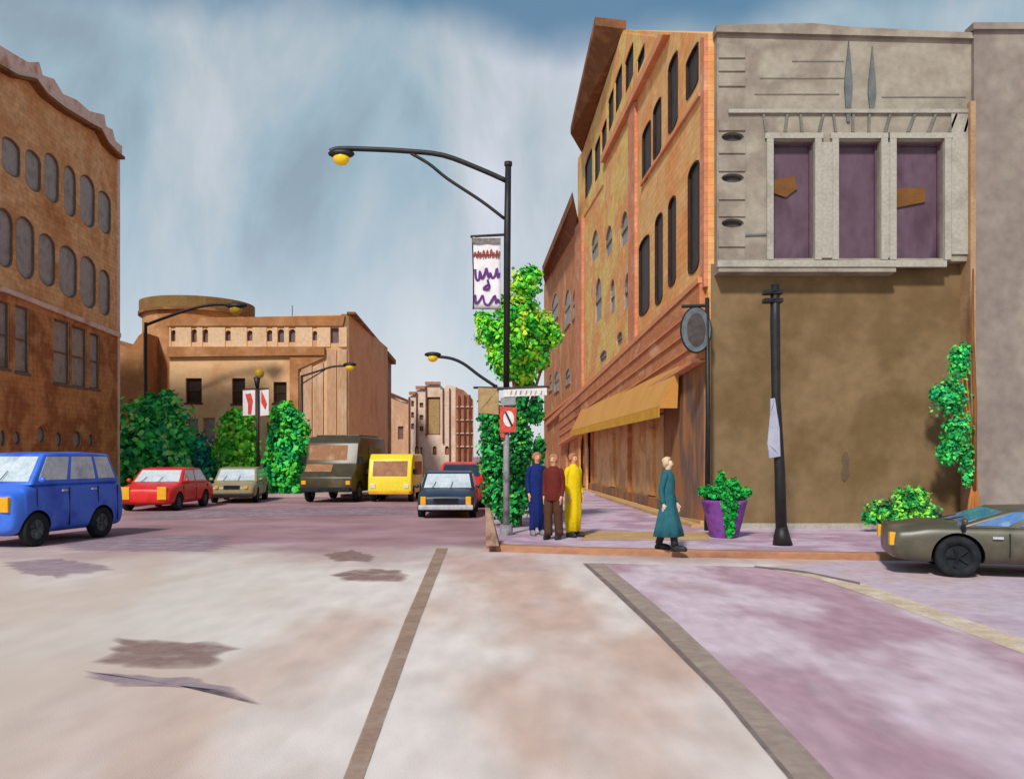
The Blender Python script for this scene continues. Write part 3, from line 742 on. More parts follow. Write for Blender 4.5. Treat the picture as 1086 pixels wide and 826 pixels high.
# ================================================================== FOLIAGE
def leaves(lobes, size, nm, seed, clump=2.0, flat=0):
    rnd = random.Random(seed); bm = bmesh.new()
    off = Vector((seed*3.1, seed*1.7, 0))
    for c, rad, n in lobes:
        c = Vector(c)
        for _ in range(n):
            d = Vector((rnd.gauss(0,1), rnd.gauss(0,1), rnd.gauss(0,1))).normalized()
            wob = 1+.42*noise.noise(d*2.6+off+c)
            r = (rnd.random()**.45)*wob
            p = c+Vector((d.x*rad[0], d.y*rad[1], d.z*rad[2]))*r
            nv = (d+Vector((rnd.uniform(-1,1), rnd.uniform(-1,1), rnd.uniform(-.4,1)))).normalized()
            a = nv.orthogonal().normalized(); a.rotate(Matrix.Rotation(rnd.uniform(0,6.28), 3, nv)); b = nv.cross(a)
            s = size*rnd.uniform(.6,1.35)
            vs = [bm.verts.new(p+a*s*.55), bm.verts.new(p+b*s*.34+a*s*.12+nv*s*.08), bm.verts.new(p+b*s*.2-a*s*.4), bm.verts.new(p-b*s*.2-a*s*.4), bm.verts.new(p-b*s*.34+a*s*.12+nv*s*.08)]
            f = bm.faces.new(vs)
            v = noise.noise(p*clump+off)*1.3+.5+rnd.uniform(-.28,.28)
            f.material_index = max(0, min(nm-1, int(v*nm)))
    return bm
def linkleaf(name, bm, mats, parent):
    bmesh.ops.translate(bm, verts=bm.verts, vec=-Vector(root_of(parent).location))
    me = bpy.data.meshes.new(name); bm.to_mesh(me); bm.free()
    for m in mats: me.materials.append(m)
    o = bpy.data.objects.new(name, me); COL.objects.link(o); o.parent = parent; return o
def tree(name, label, cat, base, lobes_px, d, size, mats, seed, trunk=.12, dens=1.0, group=None, dy=.8, bark='bark', clump=2.0):
    t = empty(name, label, cat, base, group=group)
    size *= .8
    base = Vector(base)
    lobes = []
    for (x, y, rx_, ry_) in lobes_px:
        c = W(x, y, d); a, b = rx_*d/F, ry_*d/F
        n = int(dens*420*((a*b)**.8)/(size**1.6)*.06)+40
        lobes.append((c, (a, max(a, b*.6)*dy, b), n))
    linkleaf('crown', leaves(lobes, size, len(mats), seed, clump), mats, t)
    bm = bmesh.new()
    rnd = random.Random(seed)
    top = max(c.z for c, _, _ in lobes)
    mid = base+Vector((rnd.uniform(-.1,.1), 0, (top-base.z)*.45))
    add_tube(bm, smoothpath([base-Vector((0,0,.05)), base.lerp(mid,.5)+Vector((.04,0,0)), mid], 4), [trunk*1.35]+[trunk*(1-.03*i) for i in range(8)], 9)
    for c, r, n in lobes:
        s = base.lerp(mid, .8) if c.z > mid.z*.8 else base.lerp(mid, .4)
        add_tube(bm, [s, s.lerp(c, .5)+Vector((0,0,.1)), c+Vector((0,0,r[2]*.4))], [trunk*.6, trunk*.4, trunk*.15], 7)
    link('trunk', bm, bark, t, world=True, smooth=True)
    return t
dk = leaf_mats('deep_green', [(22,124,62), (40,158,70), (70,186,78), (128,214,98), (30,138,84)])
tl_ = leaf_mats('teal_green', [(14,96,84), (20,114,92), (30,132,98), (54,156,110)])
lt = leaf_mats('lime_green', [(64,160,44), (92,186,40), (112,200,52), (50,140,44), (130,208,74)])
mx_ = leaf_mats('street_green', [(34,124,34), (74,170,36), (112,190,40), (156,200,48), (40,146,54)])
m2_ = leaf_mats('ivy_green', [(16,78,34), (24,114,48), (38,144,64), (84,164,52), (150,188,60)])
sh_ = leaf_mats('shrub_green', [(14,92,48), (22,120,58), (56,156,58), (120,204,66)])
pt_ = leaf_mats('pot_green', [(12,98,38), (18,124,46), (34,148,60)])
grp = 'street trees in front of the tan building'
tree('round_tree', 'biggest round deep green tree behind the red car', 'tree', (W(158,0,39).x,39,.12), [(152,468,40,48), (135,490,26,34), (178,462,26,44), (165,435,18,20), (178,425,10,12), (122,470,12,18), (190,492,14,24)], 39, .34, dk, 11, .16, 3.2)
tree('round_tree', 'small teal green tree between the deep green and the lime green trees', 'tree', (W(210,0,40).x,40,.12), [(210,482,20,22), (218,500,18,26), (202,505,16,22)], 40, .3, tl_, 12, .1, 3.2)
tree('round_tree', 'bright lime green tree just left of the twin banner pole', 'tree', (W(250,0,39.5).x,39.5,.12), [(250,466,23,30), (252,446,17,14), (238,478,12,18), (264,480,11,26), (250,498,20,20)], 39.5, .3, lt, 13, .12, 3.2)
tree('round_tree', 'dark green upright tree just right of the twin banner pole', 'tree', (W(304,0,39).x,39,.12), [(304,460,22,32), (302,440,16,13), (304,495,23,36), (318,480,12,36), (288,500,12,26), (310,518,16,12)], 39, .3, [dk[0],dk[0],dk[1],dk[1],dk[2],lt[0]], 14, .14, 3.4)
tree('street_tree', 'tall yellow-green street tree behind the black lamp post with the banner', 'tree', (W(549,0,20.8).x,20.8,.12), [(556,302,17,20), (566,292,10,10), (552,335,22,24), (522,352,20,18), (512,338,9,8), (575,350,18,22), (588,356,9,11), (535,330,10,16), (540,385,22,20), (566,378,18,20), (528,376,12,14), (556,400,14,12), (545,360,26,36)], 20.8, .15, [mx_[0],mx_[1],mx_[2],mx_[4],mx_[2],mx_[3]], 15, .09, 3.0, clump=3.5)
tree('ivy_tree', 'low dark green bushy tree behind the small red sign', 'tree', (W(534,0,20.2).x,20.2,.12), [(522,440,15,20), (550,440,16,26), (568,435,9,16), (520,480,14,30), (553,480,17,30), (572,478,6,18), (528,520,17,30), (552,520,16,30), (534,500,14,34), (540,545,12,16), (524,455,16,16)], 20.2, .13, [m2_[0],m2_[1],m2_[0],m2_[2],m2_[1],m2_[2],m2_[3],m2_[0]], 16, .07, 3.2, clump=4)
# slim tree against the right wall
st = tree('slim_tree', 'slim dark green tree growing on the left of its trunk by the mauve wall', 'tree', (W(1033,0,19.0).x,19.0,.12), [(1017,385,12,20), (1022,372,7,9), (1008,420,20,22), (995,418,9,10), (1016,455,17,22), (1005,478,12,16), (1024,485,8,20), (1026,505,5,12)], 19.0, .11, [dk[0],dk[1],dk[2],dk[4]], 17, .05, 1.9, bark='bark_orange', clump=4)
bm = bmesh.new()
for dx in (-8, -3, 3, 7):
    add_tube(bm, [W(1033+dx,560,18.95), W(1033+dx*.5,530,18.95), W(1033+dx*.1,512,18.97)], [.05,.04,.03], 7)
link('root_flare', bm, 'bark_orange', st, world=True, smooth=True)
link('upper_stem', tube([W(1033,520,18.95), W(1034,430,18.95), W(1031,350,18.96), W(1032,285,18.97)], [.05,.045,.04,.02], 7), 'bark', st, world=True, smooth=True)
shb = tree('shrub', 'low rounded green shrub at the foot of the brown wall', 'shrub', (W(955,0,18.9).x,18.9,.12), [(935,542,17,14), (960,532,17,18), (975,528,10,12), (985,545,12,12), (950,548,22,10), (922,549,9,7)], 18.9, .1, sh_, 18, .03, 2.2, clump=5)

# ================================================================== LAMP POSTS AND SIGNS
PD = 18.2
mp_ = empty('lamp_post', 'tall black lamp post with a long curved arm and yellow lamp on the corner', 'lamp post', (W(538,0,PD).x, PD, .12), group='street lamps')
link('pole', tube([W(539,560,PD).xyz*1 if False else Vector((W(537,0,PD).x,PD,.12)), W(537,410,PD)], [.075,.06], 12), 'pole_grey', mp_, world=True, smooth=True)
link('base', disc((W(537,0,PD).x, PD), .14, .12, .34, 16), 'pole_grey', mp_, world=True)
link('upper_pole', tube([W(537,412,PD), W(538,250,PD), W(539,176,PD)], [.065,.075,.065], 12), 'pipe_black', mp_, world=True, smooth=True)
ar = link('arm', tube(smoothpath([W(537,192,PD), W(510,180,PD), W(470,165,PD), W(430,160.5,PD), (W(390,158.5,PD)), W(360,158,PD), W(350,161,PD)], 4), .055, 9), 'pipe_black', mp_, world=True, smooth=True)
link('brace', tube(smoothpath([W(535,232,PD), W(510,213,PD), W(475,190,PD), W(455,174,PD), W(436,163,PD)], 4), .035, 8), 'pipe_black', mp_, world=True, smooth=True)
def lamp_head(parent, c, s, gm, cap='pipe_black'):
    h = link('lamp_housing', ball(c+Vector((0,0,s*.45)), s, (1.4,.8,.45)), cap, parent, world=True, smooth=True)
    link('lamp_glass', ball(c, s*.9, (.95,.75,.85)), gm, h, world=True, smooth=True)
lamp_head(mp_, W(362,168,PD), .21, 'lamp_yellow')
link('finial', disc((W(539,0,PD).x, PD), .085, W(0,176,PD).z, W(0,172,PD).z, 12), 'pipe_black', mp_, world=True)
# corner banner
bn = empty('street_banner', 'white hanging banner with red and purple lettering on the tall lamp post', 'banner', W(516,326,PD-.02))
bx0, bx1 = W(501,0,PD).x, W(531,0,PD).x; bz0, bz1 = W(0,327,PD).z, W(0,252,PD).z; by = PD-.02
bm = bmesh.new()
nx, nz = 8, 12
g_ = [[bm.verts.new((bx0+(bx1-bx0)*i/nx, by+.012*math.sin(i*1.3+j*.5), bz0+(bz1-bz0)*j/nz)) for i in range(nx+1)] for j in range(nz+1)]
for j in range(nz):
    for i in range(nx): bm.faces.new((g_[j][i], g_[j][i+1], g_[j+1][i+1], g_[j+1][i]))
r_ = bmesh.ops.extrude_face_region(bm, geom=list(bm.faces)); bmesh.ops.translate(bm, verts=[v for v in r_['geom'] if isinstance(v, bmesh.types.BMVert)], vec=(0,.01,0))
cl = link('cloth', bm, 'white_cloth', bn, world=True, smooth=True)
def strokes(name, paths, r, m, parent, y):
    bm = bmesh.new()
    for p in paths:
        pts = smoothpath([Vector((W(a,b,PD).x, y, W(a,b,PD).z)) for a, b in p], 4)
        add_tube(bm, pts, r, 6, sq=1)
    for v in bm.verts: v.co.y = y+(v.co.y-y)*.3
    return link(name, bm, m, parent, world=True)
yy = by-.022
strokes('red_lettering', [[(503,273), (504,268), (506,274), (507.5,267), (509,274), (510,268)], [(512,274), (513,266), (515,274), (517,266), (518,274)], [(520,274), (521,265), (523,274), (524,268)], [(526,274), (527,266), (528.5,274), (530,267)], [(503,271), (530,271)]], .016, 'ink_red', cl, yy)
strokes('purple_lettering', [[(504,286), (505,296), (508,297), (509,288), (511,296), (514,291), (516,285), (518,295), (520,290), (522,295), (525,293), (527,285), (528,295), (530,290)],
    [(517,297), (518,302), (515,304), (513,307), (518,307), (519,302)],
    [(504,313), (504.5,322), (508,320), (510,317), (512,314), (514,322), (518,324), (521,320), (525,314), (526,322), (528,318), (530,322)]], .024, 'ink_purple', cl, yy)
link('top_bar', tube([W(499,251,PD), W(535,249,PD)], .03, 8), 'pipe_black', bn, world=True)
link('header_strip', box((bx0, by-.03, W(0,259,PD).z), (bx1, by-.018, W(0,253,PD).z)), 'banner_grey', bn, world=True)
link('edge_cord', tube([W(501,252,PD-.03), W(502,290,PD-.03), W(502,328,PD-.03)], .014, 6), 'pipe_black', bn, world=True)
link('bottom_bar', tube([W(501,327,PD), W(535,328,PD)], .014, 8), 'banner_grey', bn, world=True)
# name blade, beige panel, red sign on the same post
nbd = empty('street_name_sign', 'white blade sign reaching right from the lamp post above the red sign', 'sign', W(556,412,PD-.1))
link('blade', prism([W(534,413,PD-.1), W(580,411,PD-.1), W(580,419,PD-.1), (W(534,421,PD-.1))], (0,.03,0)), 'sign_white', nbd, world=True)
link('bracket', tube([W(527,412.5,PD-.08), W(583,410,PD-.08)], .03, 8), 'pipe_black', nbd, world=True)
bm = bmesh.new()
for x in (541, 546, 551, 557, 562, 567, 573):
    add_prism(bm, [W(x,418.5,PD-.104), W(x+1.1,418.5,PD-.104), W(x+2.2,414.2,PD-.104), W(x+1.1,414.2,PD-.104)], (0,-.006,0))
link('lettering', bm, 'pole_grey', nbd, world=True)
bg = empty('beige_panel', 'square beige panel on the left of the lamp post', 'sign', W(518,440,PD-.05))
link('panel', bevel(prism([W(507,411,PD-.05), W(529,412,PD-.05), W(529,440,PD-.05), W(507,438,PD-.05)], (0,.04,0)), .008, 1), 'sign_beige', bg, world=True)
link('bracket', tube([W(502,411,PD-.02), W(534,411.5,PD-.02)], .025, 6), 'pipe_black', bg, world=True)
rs = empty('prohibition_sign', 'red square sign with a white disc and black slash on the lamp post', 'sign', W(538,460,PD-.12))
pn = link('plate', bevel(prism([W(530,431,PD-.12), W(548,432,PD-.12), W(547,458,PD-.12), W(530,459,PD-.12)], (0,.02,0)), .006, 1), 'sign_red', rs, world=True)
def discY(cx, cz, rx_, rz_, y, th, seg=24):
    return prism([Vector((cx+rx_*math.cos(k*2*math.pi/seg), y, cz+rz_*math.sin(k*2*math.pi/seg))) for k in range(seg)], (0,-th,0))
c = W(539.5,444,PD-.12)
link('white_disc', discY(c.x, c.z, .115, .17, PD-.122, .006), 'sign_white', pn, world=True)
link('black_slash', prism([W(535,437,PD-.13), W(537,436.5,PD-.13), W(544,451,PD-.13), W(542,452,PD-.13)], (0,-.006,0)), 'pipe_black', pn, world=True)
link('cap_panel', prism([W(531,422,PD-.12), W(547,421,PD-.12), W(547,429,PD-.12), W(531,430,PD-.12)], (0,.02,0)), 'pole_grey', rs, world=True)
link('tail_plate', prism([W(530,459.5,PD-.12), W(535,459.5,PD-.12), W(535,464,PD-.12), W(531,464,PD-.12)], (0,.02,0)), 'sign_red', rs, world=True)
# leaning brown post at the kerb
lp = prism([G(514,578,.124)*1, G(528,578,.124), G(529,575,.124), G(515,575,.124)], (0,0,.01))
bm = bmesh.new(); base = [G(515.5,579,.124), G(529.5,579,.124), G(529.5,573,.124), G(516.5,573,.124)]
topp = [Vector((W(514.5,0,16.2).x, 16.15, .83)), Vector((W(519.5,0,16.2).x, 16.15, .83)), Vector((W(519.5,0,16.2).x, 16.3, .81)), Vector((W(514.5,0,16.2).x, 16.3, .81))]
va = [bm.verts.new(p) for p in base]; vb = [bm.verts.new(p) for p in topp]
bm.faces.new(va[::-1]); bm.faces.new(vb)
for i in range(4): bm.faces.new((va[i], va[(i+1)%4], vb[(i+1)%4], vb[i]))
bevel(bm, .015, 2)
o = link('kerb_post', bm, 'post_brown'); tag(o, 'brown tapering stone post leaning at the kerb corner', 'post')

def arm_lamp(label, d, pole_x, top_y, path, lamp_px, s, gm, pr=.06, ar_=.045, base_z=.12, brace=None):
    t = empty('lamp_post', label, 'lamp post', (W(pole_x,0,d).x, d, base_z), group='street lamps')
    link('pole', tube([Vector((W(pole_x,0,d).x, d, base_z)), W(pole_x, top_y, d)], [pr*1.3, pr*.8], 10), 'pipe_black', t, world=True, smooth=True)
    link('arm', tube(smoothpath([W(x, y, d) for x, y in path], 4), ar_, 8), 'pipe_black', t, world=True, smooth=True)
    if brace: link('brace', tube([W(x, y, d) for x, y in brace], ar_*.6, 6), 'pipe_black', t, world=True)
    link('base', disc((W(pole_x,0,d).x, d), pr*2, base_z, base_z+.35, 12), 'pipe_black', t, world=True)
    lamp_head(t, W(*lamp_px, d), s, gm)
arm_lamp('black lamp post with a long arm in front of the round drum roof', 42, 154.5, 342, [(154,345), (175,337), (205,327), (230,323), (262,324)], (250,328), .36, 'lamp_olive', .09, .075)
arm_lamp('short black lamp post with a yellow lamp before the pale columns of the tan building', 41, 320, 398, [(320,399), (336,394), (352,389), (366,388)], (371,389), .24, 'lamp_yellow', .08, .05, brace=[(320,407), (345,392)])
arm_lamp('distant black lamp post with a yellow lamp, left of the beige panel', 30, 526, 408, [(526,410), (508,398), (492,386), (478,380), (462,378)], (459,379), .22, 'lamp_yellow', .07, .055)
# twin banner pole
d = 37.6
t = empty('banner_pole', 'thin black pole with a round yellow lamp between the lime and dark green trees', 'lamp post', (W(273.5,0,d).x, d, .12), group='street lamps')
link('pole', tube([Vector((W(274,0,d).x, d, .12)), W(273,402,d)], [.09,.06], 10), 'pipe_black', t, world=True, smooth=True)
link('lamp_holder', tube([W(273,412,d), W(272.5,400,d)], [.07,.16], 10), 'pipe_black', t, world=True, smooth=True)
link('lamp_glass', ball(W(275,396,d), .22, (1,1,1.05)), 'lamp_olive', t, world=True, smooth=True)
link('cross_bar', tube([W(257,413,d), W(285,412,d)], .03, 6), 'pipe_black', t, world=True)
for nm, a, b, red in (('left', 257.5, 270.5, [(260,418), (266,417), (268,425), (266,439), (263,439), (263,428)]), ('right', 276, 285, [(277,414), (280,420), (283,428), (281,434), (277,427)])):
    bo = link('hanging_banner', prism([W(a,414,d), W(b,413,d), W(b,440,d), W(a,441,d)], (0,.02,0)), 'white_cloth')
    loc = W((a+b)/2, 427, d)
    bo.data.transform(Matrix.Translation(-loc)); bo.location = loc
    tag(bo, f'small white banner with a red stroke on the {nm} side of the twin banner pole', 'banner', 'twin banners')
    link('red_mark', prism([W(x,y,d-.02) for x, y in red], (0,-.008,0)), 'sign_red', bo, world=True)

# black post with the small lavender sign in front of brown wall
d = 16.1
t = empty('sign_post', 'black post standing on the pavement before the brown wall', 'post', (W(829,0,d).x, d, .12))
link('pole', tube([Vector((W(829,0,d).x, d, .12)), W(827,500,d), W(823,420,d), W(822,340,d), W(822,302,d)], [.11,.10,.085,.095,.08], 12), 'pipe_black', t, world=True, smooth=True)
link('base', tube([Vector((W(830,0,d).x, d, .12)), Vector((W(829,0,d).x, d, .3)), Vector((W(829,0,d).x, d, .5))], [.19,.15,.10], 14), 'pipe_black', t, world=True, smooth=True)
for y in (307, 316):
    link('bracket', bevel(prism([W(811,y,d-.1), W(831,y,d-.1), W(831,y+4.5,d-.1), W(811,y+4.5,d-.1)], (0,.2,0)), .01, 1), 'pipe_black', t, world=True)
ls = link('notice_plate', bevel(prism([W(817,423,d-.14), W(822,422,d-.14), W(827,455,d-.14), W(828,484,d-.14), W(816,486,d-.14), W(814,470,d-.14), W(817,440,d-.14)], (0,.03,0)), .006, 1), 'sign_lavender')
loc = W(821,455,d-.14); ls.data.transform(Matrix.Translation(-loc)); ls.location = loc
tag(ls, 'narrow pale lavender plate fixed to the left of the black post', 'sign')
# oval hanging sign on black post at the building corner
d = 19.3
t = empty('corner_post', 'slim black post at the corner where orange and brown walls meet', 'post', (W(750,0,d).x, d, .12))
link('pole', tube([Vector((W(750,0,d).x, d, .12)), W(751,440,d), W(750,316,d)], [.07,.055,.05], 10), 'pipe_black', t, world=True, smooth=True)
link('bracket', tube([W(723,325,d), W(751,324,d)], .04, 8), 'pipe_black', t, world=True)
t = empty('oval_sign', 'dark oval sign hanging from a bracket on the slim corner post', 'sign', W(738,372,d))
c = W(738,350,d)
pl = link('plate', discY(c.x, c.z, .33, .50, d+.04, .08, 32), 'sign_slate', t, world=True)
link('inner_panel', discY(c.x, c.z, .21, .38, d-.042, .012, 28), 'sign_slate_dark', pl, world=True)
bm = bmesh.new(); pts = [Vector((c.x+.34*math.cos(k*math.pi/16), d, c.z+.51*math.sin(k*math.pi/16))) for k in range(33)]
add_tube(bm, pts, .025, 6, cap=False); link('rim', bm, 'pipe_black', pl, world=True)
for dx in (-.1, .1): link('hanger', tube([Vector((c.x+dx, d, c.z+.49)), Vector((c.x+dx, d, W(0,325,d).z))], .012, 6), 'pipe_black', t, world=True)

# planter
d = 17.7
t = empty('purple_planter', 'purple tapered pot with green plant spilling down its front', 'planter', (W(768,0,d).x, d, .12))
cx = W(768,0,d).x
bm = bmesh.new(); segs = 28
rings = [(.12,.28), (.14,.29), (.5,.38), (.82,.455), (.86,.475), (.9,.475), (.9,.43), (.8,.41)]
rr_ = [[bm.verts.new((cx+r*math.cos(2*math.pi*k/segs), d+r*math.sin(2*math.pi*k/segs), z_)) for k in range(segs)] for z_, r in rings]
for a, b in zip(rr_, rr_[1:]):
    for k in range(segs): bm.faces.new((a[k], a[(k+1)%segs], b[(k+1)%segs], b[k]))
bm.faces.new(rr_[0][::-1])
link('pot', bm, 'pot_purple', t, world=True, smooth=True)
link('soil', disc((cx,d), .415, .78, .84, 24), 'soil', t, world=True)
lob = [((cx,d,1.02),(.42,.38,.2),800), ((cx-.06,d,1.28),(.12,.15,.22),260), ((cx+.18,d,1.18),(.14,.16,.18),240), ((cx-.35,d,1.05),(.17,.2,.14),220), ((cx+.38,d,1.05),(.2,.2,.12),240), ((cx+.5,d,1.06),(.07,.1,.05),40),
       ((cx,d-.44,.86),(.2,.09,.2),260), ((cx+.01,d-.42,.6),(.14,.08,.26),300), ((cx+.02,d-.36,.32),(.10,.07,.18),160)]
linkleaf('plant', leaves(lob, .085, 3, 31, 6), pt_, t)

# ================================================================== CARS
def evaluated(bm, mods, mats):
    me = bpy.data.meshes.new('tmp'); bm.to_mesh(me); bm.free()
    for m in mats: me.materials.append(M[m])
    o = bpy.data.objects.new('tmp', me); COL.objects.link(o)
    cut = []
    for kind, arg in mods:
        if kind == 'sub': md = o.modifiers.new('s', 'SUBSURF'); md.levels = md.render_levels = arg
        elif kind == 'bev': md = o.modifiers.new('b', 'BEVEL'); md.width = arg; md.segments = 3; md.limit_method = 'ANGLE'; md.angle_limit = R(25)
        elif kind == 'cut':
            cm = bpy.data.meshes.new('c'); arg.to_mesh(cm); arg.free()
            cm.materials.append(M['tyre'])
            co = bpy.data.objects.new('c', cm); COL.objects.link(co); cut.append(co)
            md = o.modifiers.new('x', 'BOOLEAN'); md.operation = 'DIFFERENCE'; md.object = co; md.solver = 'EXACT'; md.material_mode = 'TRANSFER'
    bpy.context.view_layer.update()
    dg = bpy.context.evaluated_depsgraph_get()
    out = bpy.data.meshes.new_from_object(o.evaluated_get(dg), depsgraph=dg)
    for q in [o]+cut: bpy.data.objects.remove(q)
    return out
def linkmesh(name, me, parent, smooth=True):
    me.name = name
    o = bpy.data.objects.new(name, me); COL.objects.link(o); o.parent = parent
    if smooth:
        try: me.shade_smooth()
        except Exception: pass
        me.set_sharp_from_angle(angle=R(32))
    return o
def loft(st):
    """stations: (x, zb, zt, halfwidth)"""
    bm = bmesh.new(); rings = []
    for x, zb, zt, w in st:
        h = zt-zb
        half = [(0, zb), (.8*w, zb), (.96*w, zb+.1*h), (w, zb+.32*h), (w*1.0, zb+.62*h), (.965*w, zb+.88*h), (.86*w, zt), (0, zt+.02)]
        ring = [(y, z_) for y, z_ in half]+[(-y, z_) for y, z_ in half[-2:0:-1]]
        rings.append([bm.verts.new((x, y, z_)) for y, z_ in ring])
    n = len(rings[0])
    for a, b in zip(rings, rings[1:]):
        for k in range(n): bm.faces.new((a[k], a[(k+1)%n], b[(k+1)%n], b[k]))
    bm.faces.new(rings[0][::-1]); bm.faces.new(rings[-1])
    bmesh.ops.recalc_face_normals(bm, faces=bm.faces)
    return bm
def quad_pane(q, a0, a1, b0, b1, off=.008, th=.012):
    """rectangle inside the quad q (bl, br, tr, tl) with margins"""
    f = lambda a, b: (q[0].lerp(q[1], a)).lerp(q[3].lerp(q[2], a), b)
    pts = [f(a0, b0), f(a1, b0), f(a1, b1), f(a0, b1)]
    n = (pts[1]-pts[0]).cross(pts[3]-pts[0]).normalized()
    bm = prism([p+n*off for p in pts], n*th*-1)
    return bm
def car(label, loc, heading, paint_m, glass, L=4.2, Wd=1.7, Ht=1.4, belt=.82, wb=2.5, front=.8, wr=.3, hood=.95, trunk=.7, cab_rake=(.55,.4), hoodz=None, trunkz=None, zb=.2, nose=.82, drop=.2,
        lights='indicator', light_w=.16, light_h=.14, light_y=.62, light_z=.62, bumper='pipe_black', name='parked_car', side_split=(.5,), inset=.12, cat='car', rim='rim', light2=None, grille=True, group='cars on the street'):
    t = empty(name, label, cat, loc, heading, group=group)
    w = Wd/2; xf = wb/2+front; xr = xf-L
    hz = hoodz or belt-.08; tz = trunkz or belt-.03
    ch = xf-hood; ct = xr+trunk
    st = [(xf, zb+.12*drop/.2, hz-drop, w*nose), (xf-.06, zb+.05, hz-drop*.55, w*(.55*nose+.48)), (xf-.3, zb, hz-.04, w*.985), (xf-hood*.6, zb, hz+.02, w), (ch, zb, belt, w), ((ch+ct)/2, zb, belt+.01, w), (ct, zb, max(tz, belt-.01), w),
          (xr+trunk*.45+.02, zb, tz, w), (xr+.12, zb+.02, tz-.05, w*.97), (xr, zb+.1, tz-.14, w*.86)]
    bm = loft(st)
    cut = bmesh.new()
    for x in (wb/2, -wb/2):
        for s in (-1, 1):
            bmesh.ops.create_cone(cut, cap_ends=True, segments=28, radius1=wr*1.17, radius2=wr*1.17, depth=.5, matrix=Matrix.Translation((x, s*(w), wr*.98)) @ Matrix.Rotation(R(90), 4, 'X'))
    bmesh.ops.recalc_face_normals(cut, faces=cut.faces)
    body = linkmesh('body', evaluated(bm, [('sub', 2), ('cut', cut)], [paint_m, 'tyre']), t)
    # cabin
    z0, z1 = belt-.06, Ht; wb_, wt_ = w*.955, w*(1-inset)*.93
    rf, rr2 = ch-cab_rake[0], ct+cab_rake[1]
    P = {'fl': Vector((ch+.05, wb_, z0)), 'fr': Vector((ch+.05, -wb_, z0)), 'rl': Vector((ct-.05, wb_, z0)), 'rr': Vector((ct-.05, -wb_, z0)),
         'FL': Vector((rf, wt_, z1-.04)), 'FR': Vector((rf, -wt_, z1-.04)), 'RL': Vector((rr2, wt_, z1-.04)), 'RR': Vector((rr2, -wt_, z1-.04))}
    bm = bmesh.new(); v = {k: bm.verts.new(p) for k, p in P.items()}
    mf = bm.verts.new(((rf+rr2)/2, wt_*1.0, z1)); mr_ = bm.verts.new(((rf+rr2)/2, -wt_, z1))
    for f in (('fl','fr','FR','FL'), ('rl','RL','RR','rr'), ('fl','rl','rr','fr')): bm.faces.new([v[k] for k in f])
    bm.faces.new((v['fl'], v['FL'], mf, v['RL'], v['rl'])); bm.faces.new((v['fr'], v['rr'], v['RR'], mr_, v['FR']))
    bm.faces.new((v['FL'], v['FR'], mr_, mf)); bm.faces.new((mf, mr_, v['RR'], v['RL']))
    bmesh.ops.recalc_face_normals(bm, faces=bm.faces)
    cab = linkmesh('cabin', evaluated(bm, [('bev', .05)], [paint_m]), t)
    link('windscreen', quad_pane([P['fr'], P['fl'], P['FL'], P['FR']], .06, .94, .12, .9), glass, t)
    link('rear_window', quad_pane([P['rl'], P['rr'], P['RR'], P['RL']], .08, .92, .14, .88), glass, t)
    cuts = [.03]+list(side_split)+[.97]
    for s in (1, -1):
        q = [P['rr'], P['fr'], P['FR'], P['RR']] if s < 0 else [P['fl'], P['rl'], P['RL'], P['FL']]
        cc = cuts if s < 0 else [1-c for c in reversed(cuts)]
        for a, b in zip(cc, cc[1:]):
            link('side_window', quad_pane(q, a+.025, b-.02, .16, .9), glass, t)
    # doors: thin seams, handles
    for s in (1, -1):
        bmd = bmesh.new()
        for f in cuts[0:1]+list(side_split)+cuts[-1:]:
            x = ct+(ch-ct)*f
            if abs(abs(x)-wb/2) < wr*1.1: zl = wr*2+.12
            else: zl = zb+.14
            add_box(bmd, (x-.008, min(s*(w-.02), s*(w+.002)), zl), (x+.008, max(s*(w-.02), s*(w+.002)), belt-.12))
        link('door_seams', bmd, 'tyre', body)
        for f in side_split:
            x = ct+(ch-ct)*f+.16
            link('door_handle', box((x-.07, min(s*(w-.01), s*(w+.03)), belt-.2), (x+.07, max(s*(w-.01), s*(w+.03)), belt-.165)), 'chrome', body)
    wsp = [P['fr'], P['fl'], P['FL'], P['FR']]
    for a in (.22, .55):
        p0 = wsp[0].lerp(wsp[1], a); p1 = p0.lerp(wsp[3].lerp(wsp[2], a+.12), .42)
        link('wiper', tube([p0+Vector((.03,0,.05)), p1+Vector((.03,0,.02))], .009, 5), 'tyre', t)
    for s in (1, -1):
        link('mirror', ball((ch-.12, s*(w+.07), belt+.05), .075, (.6,1.1,.85)), paint_m, t, smooth=True)
        lx = xf-.07
        ys = [light_y*w] if not light2 else [light_y*w, light2*w]
        for y in ys:
            link('headlight', bevel(box((lx, s*y-light_w/2, light_z-light_h/2), (lx+.1, s*y+light_w/2, light_z+light_h/2)), .02), lights, t)
        link('tail_light', bevel(box((xr-.02, s*(w*.72)-.1, tz-.32), (xr+.12, s*(w*.72)+.1, tz-.2)), .015), 'sign_red', t)
    if bumper:
        for x0, x1 in ((xf-.12, xf+.06), (xr-.06, xr+.12)):
            link('bumper', bevel(box((x0, -w*.92, zb+.06), (x1, w*.92, zb+.2)), .035), bumper, t)
    if grille:
        g = bmesh.new()
        for i in range(4): add_box(g, (xf-.07, -light_y*w*.55, light_z-.07+i*.04), (xf+.015, light_y*w*.55, light_z-.05+i*.04))
        link('grille', g, 'tyre', t)
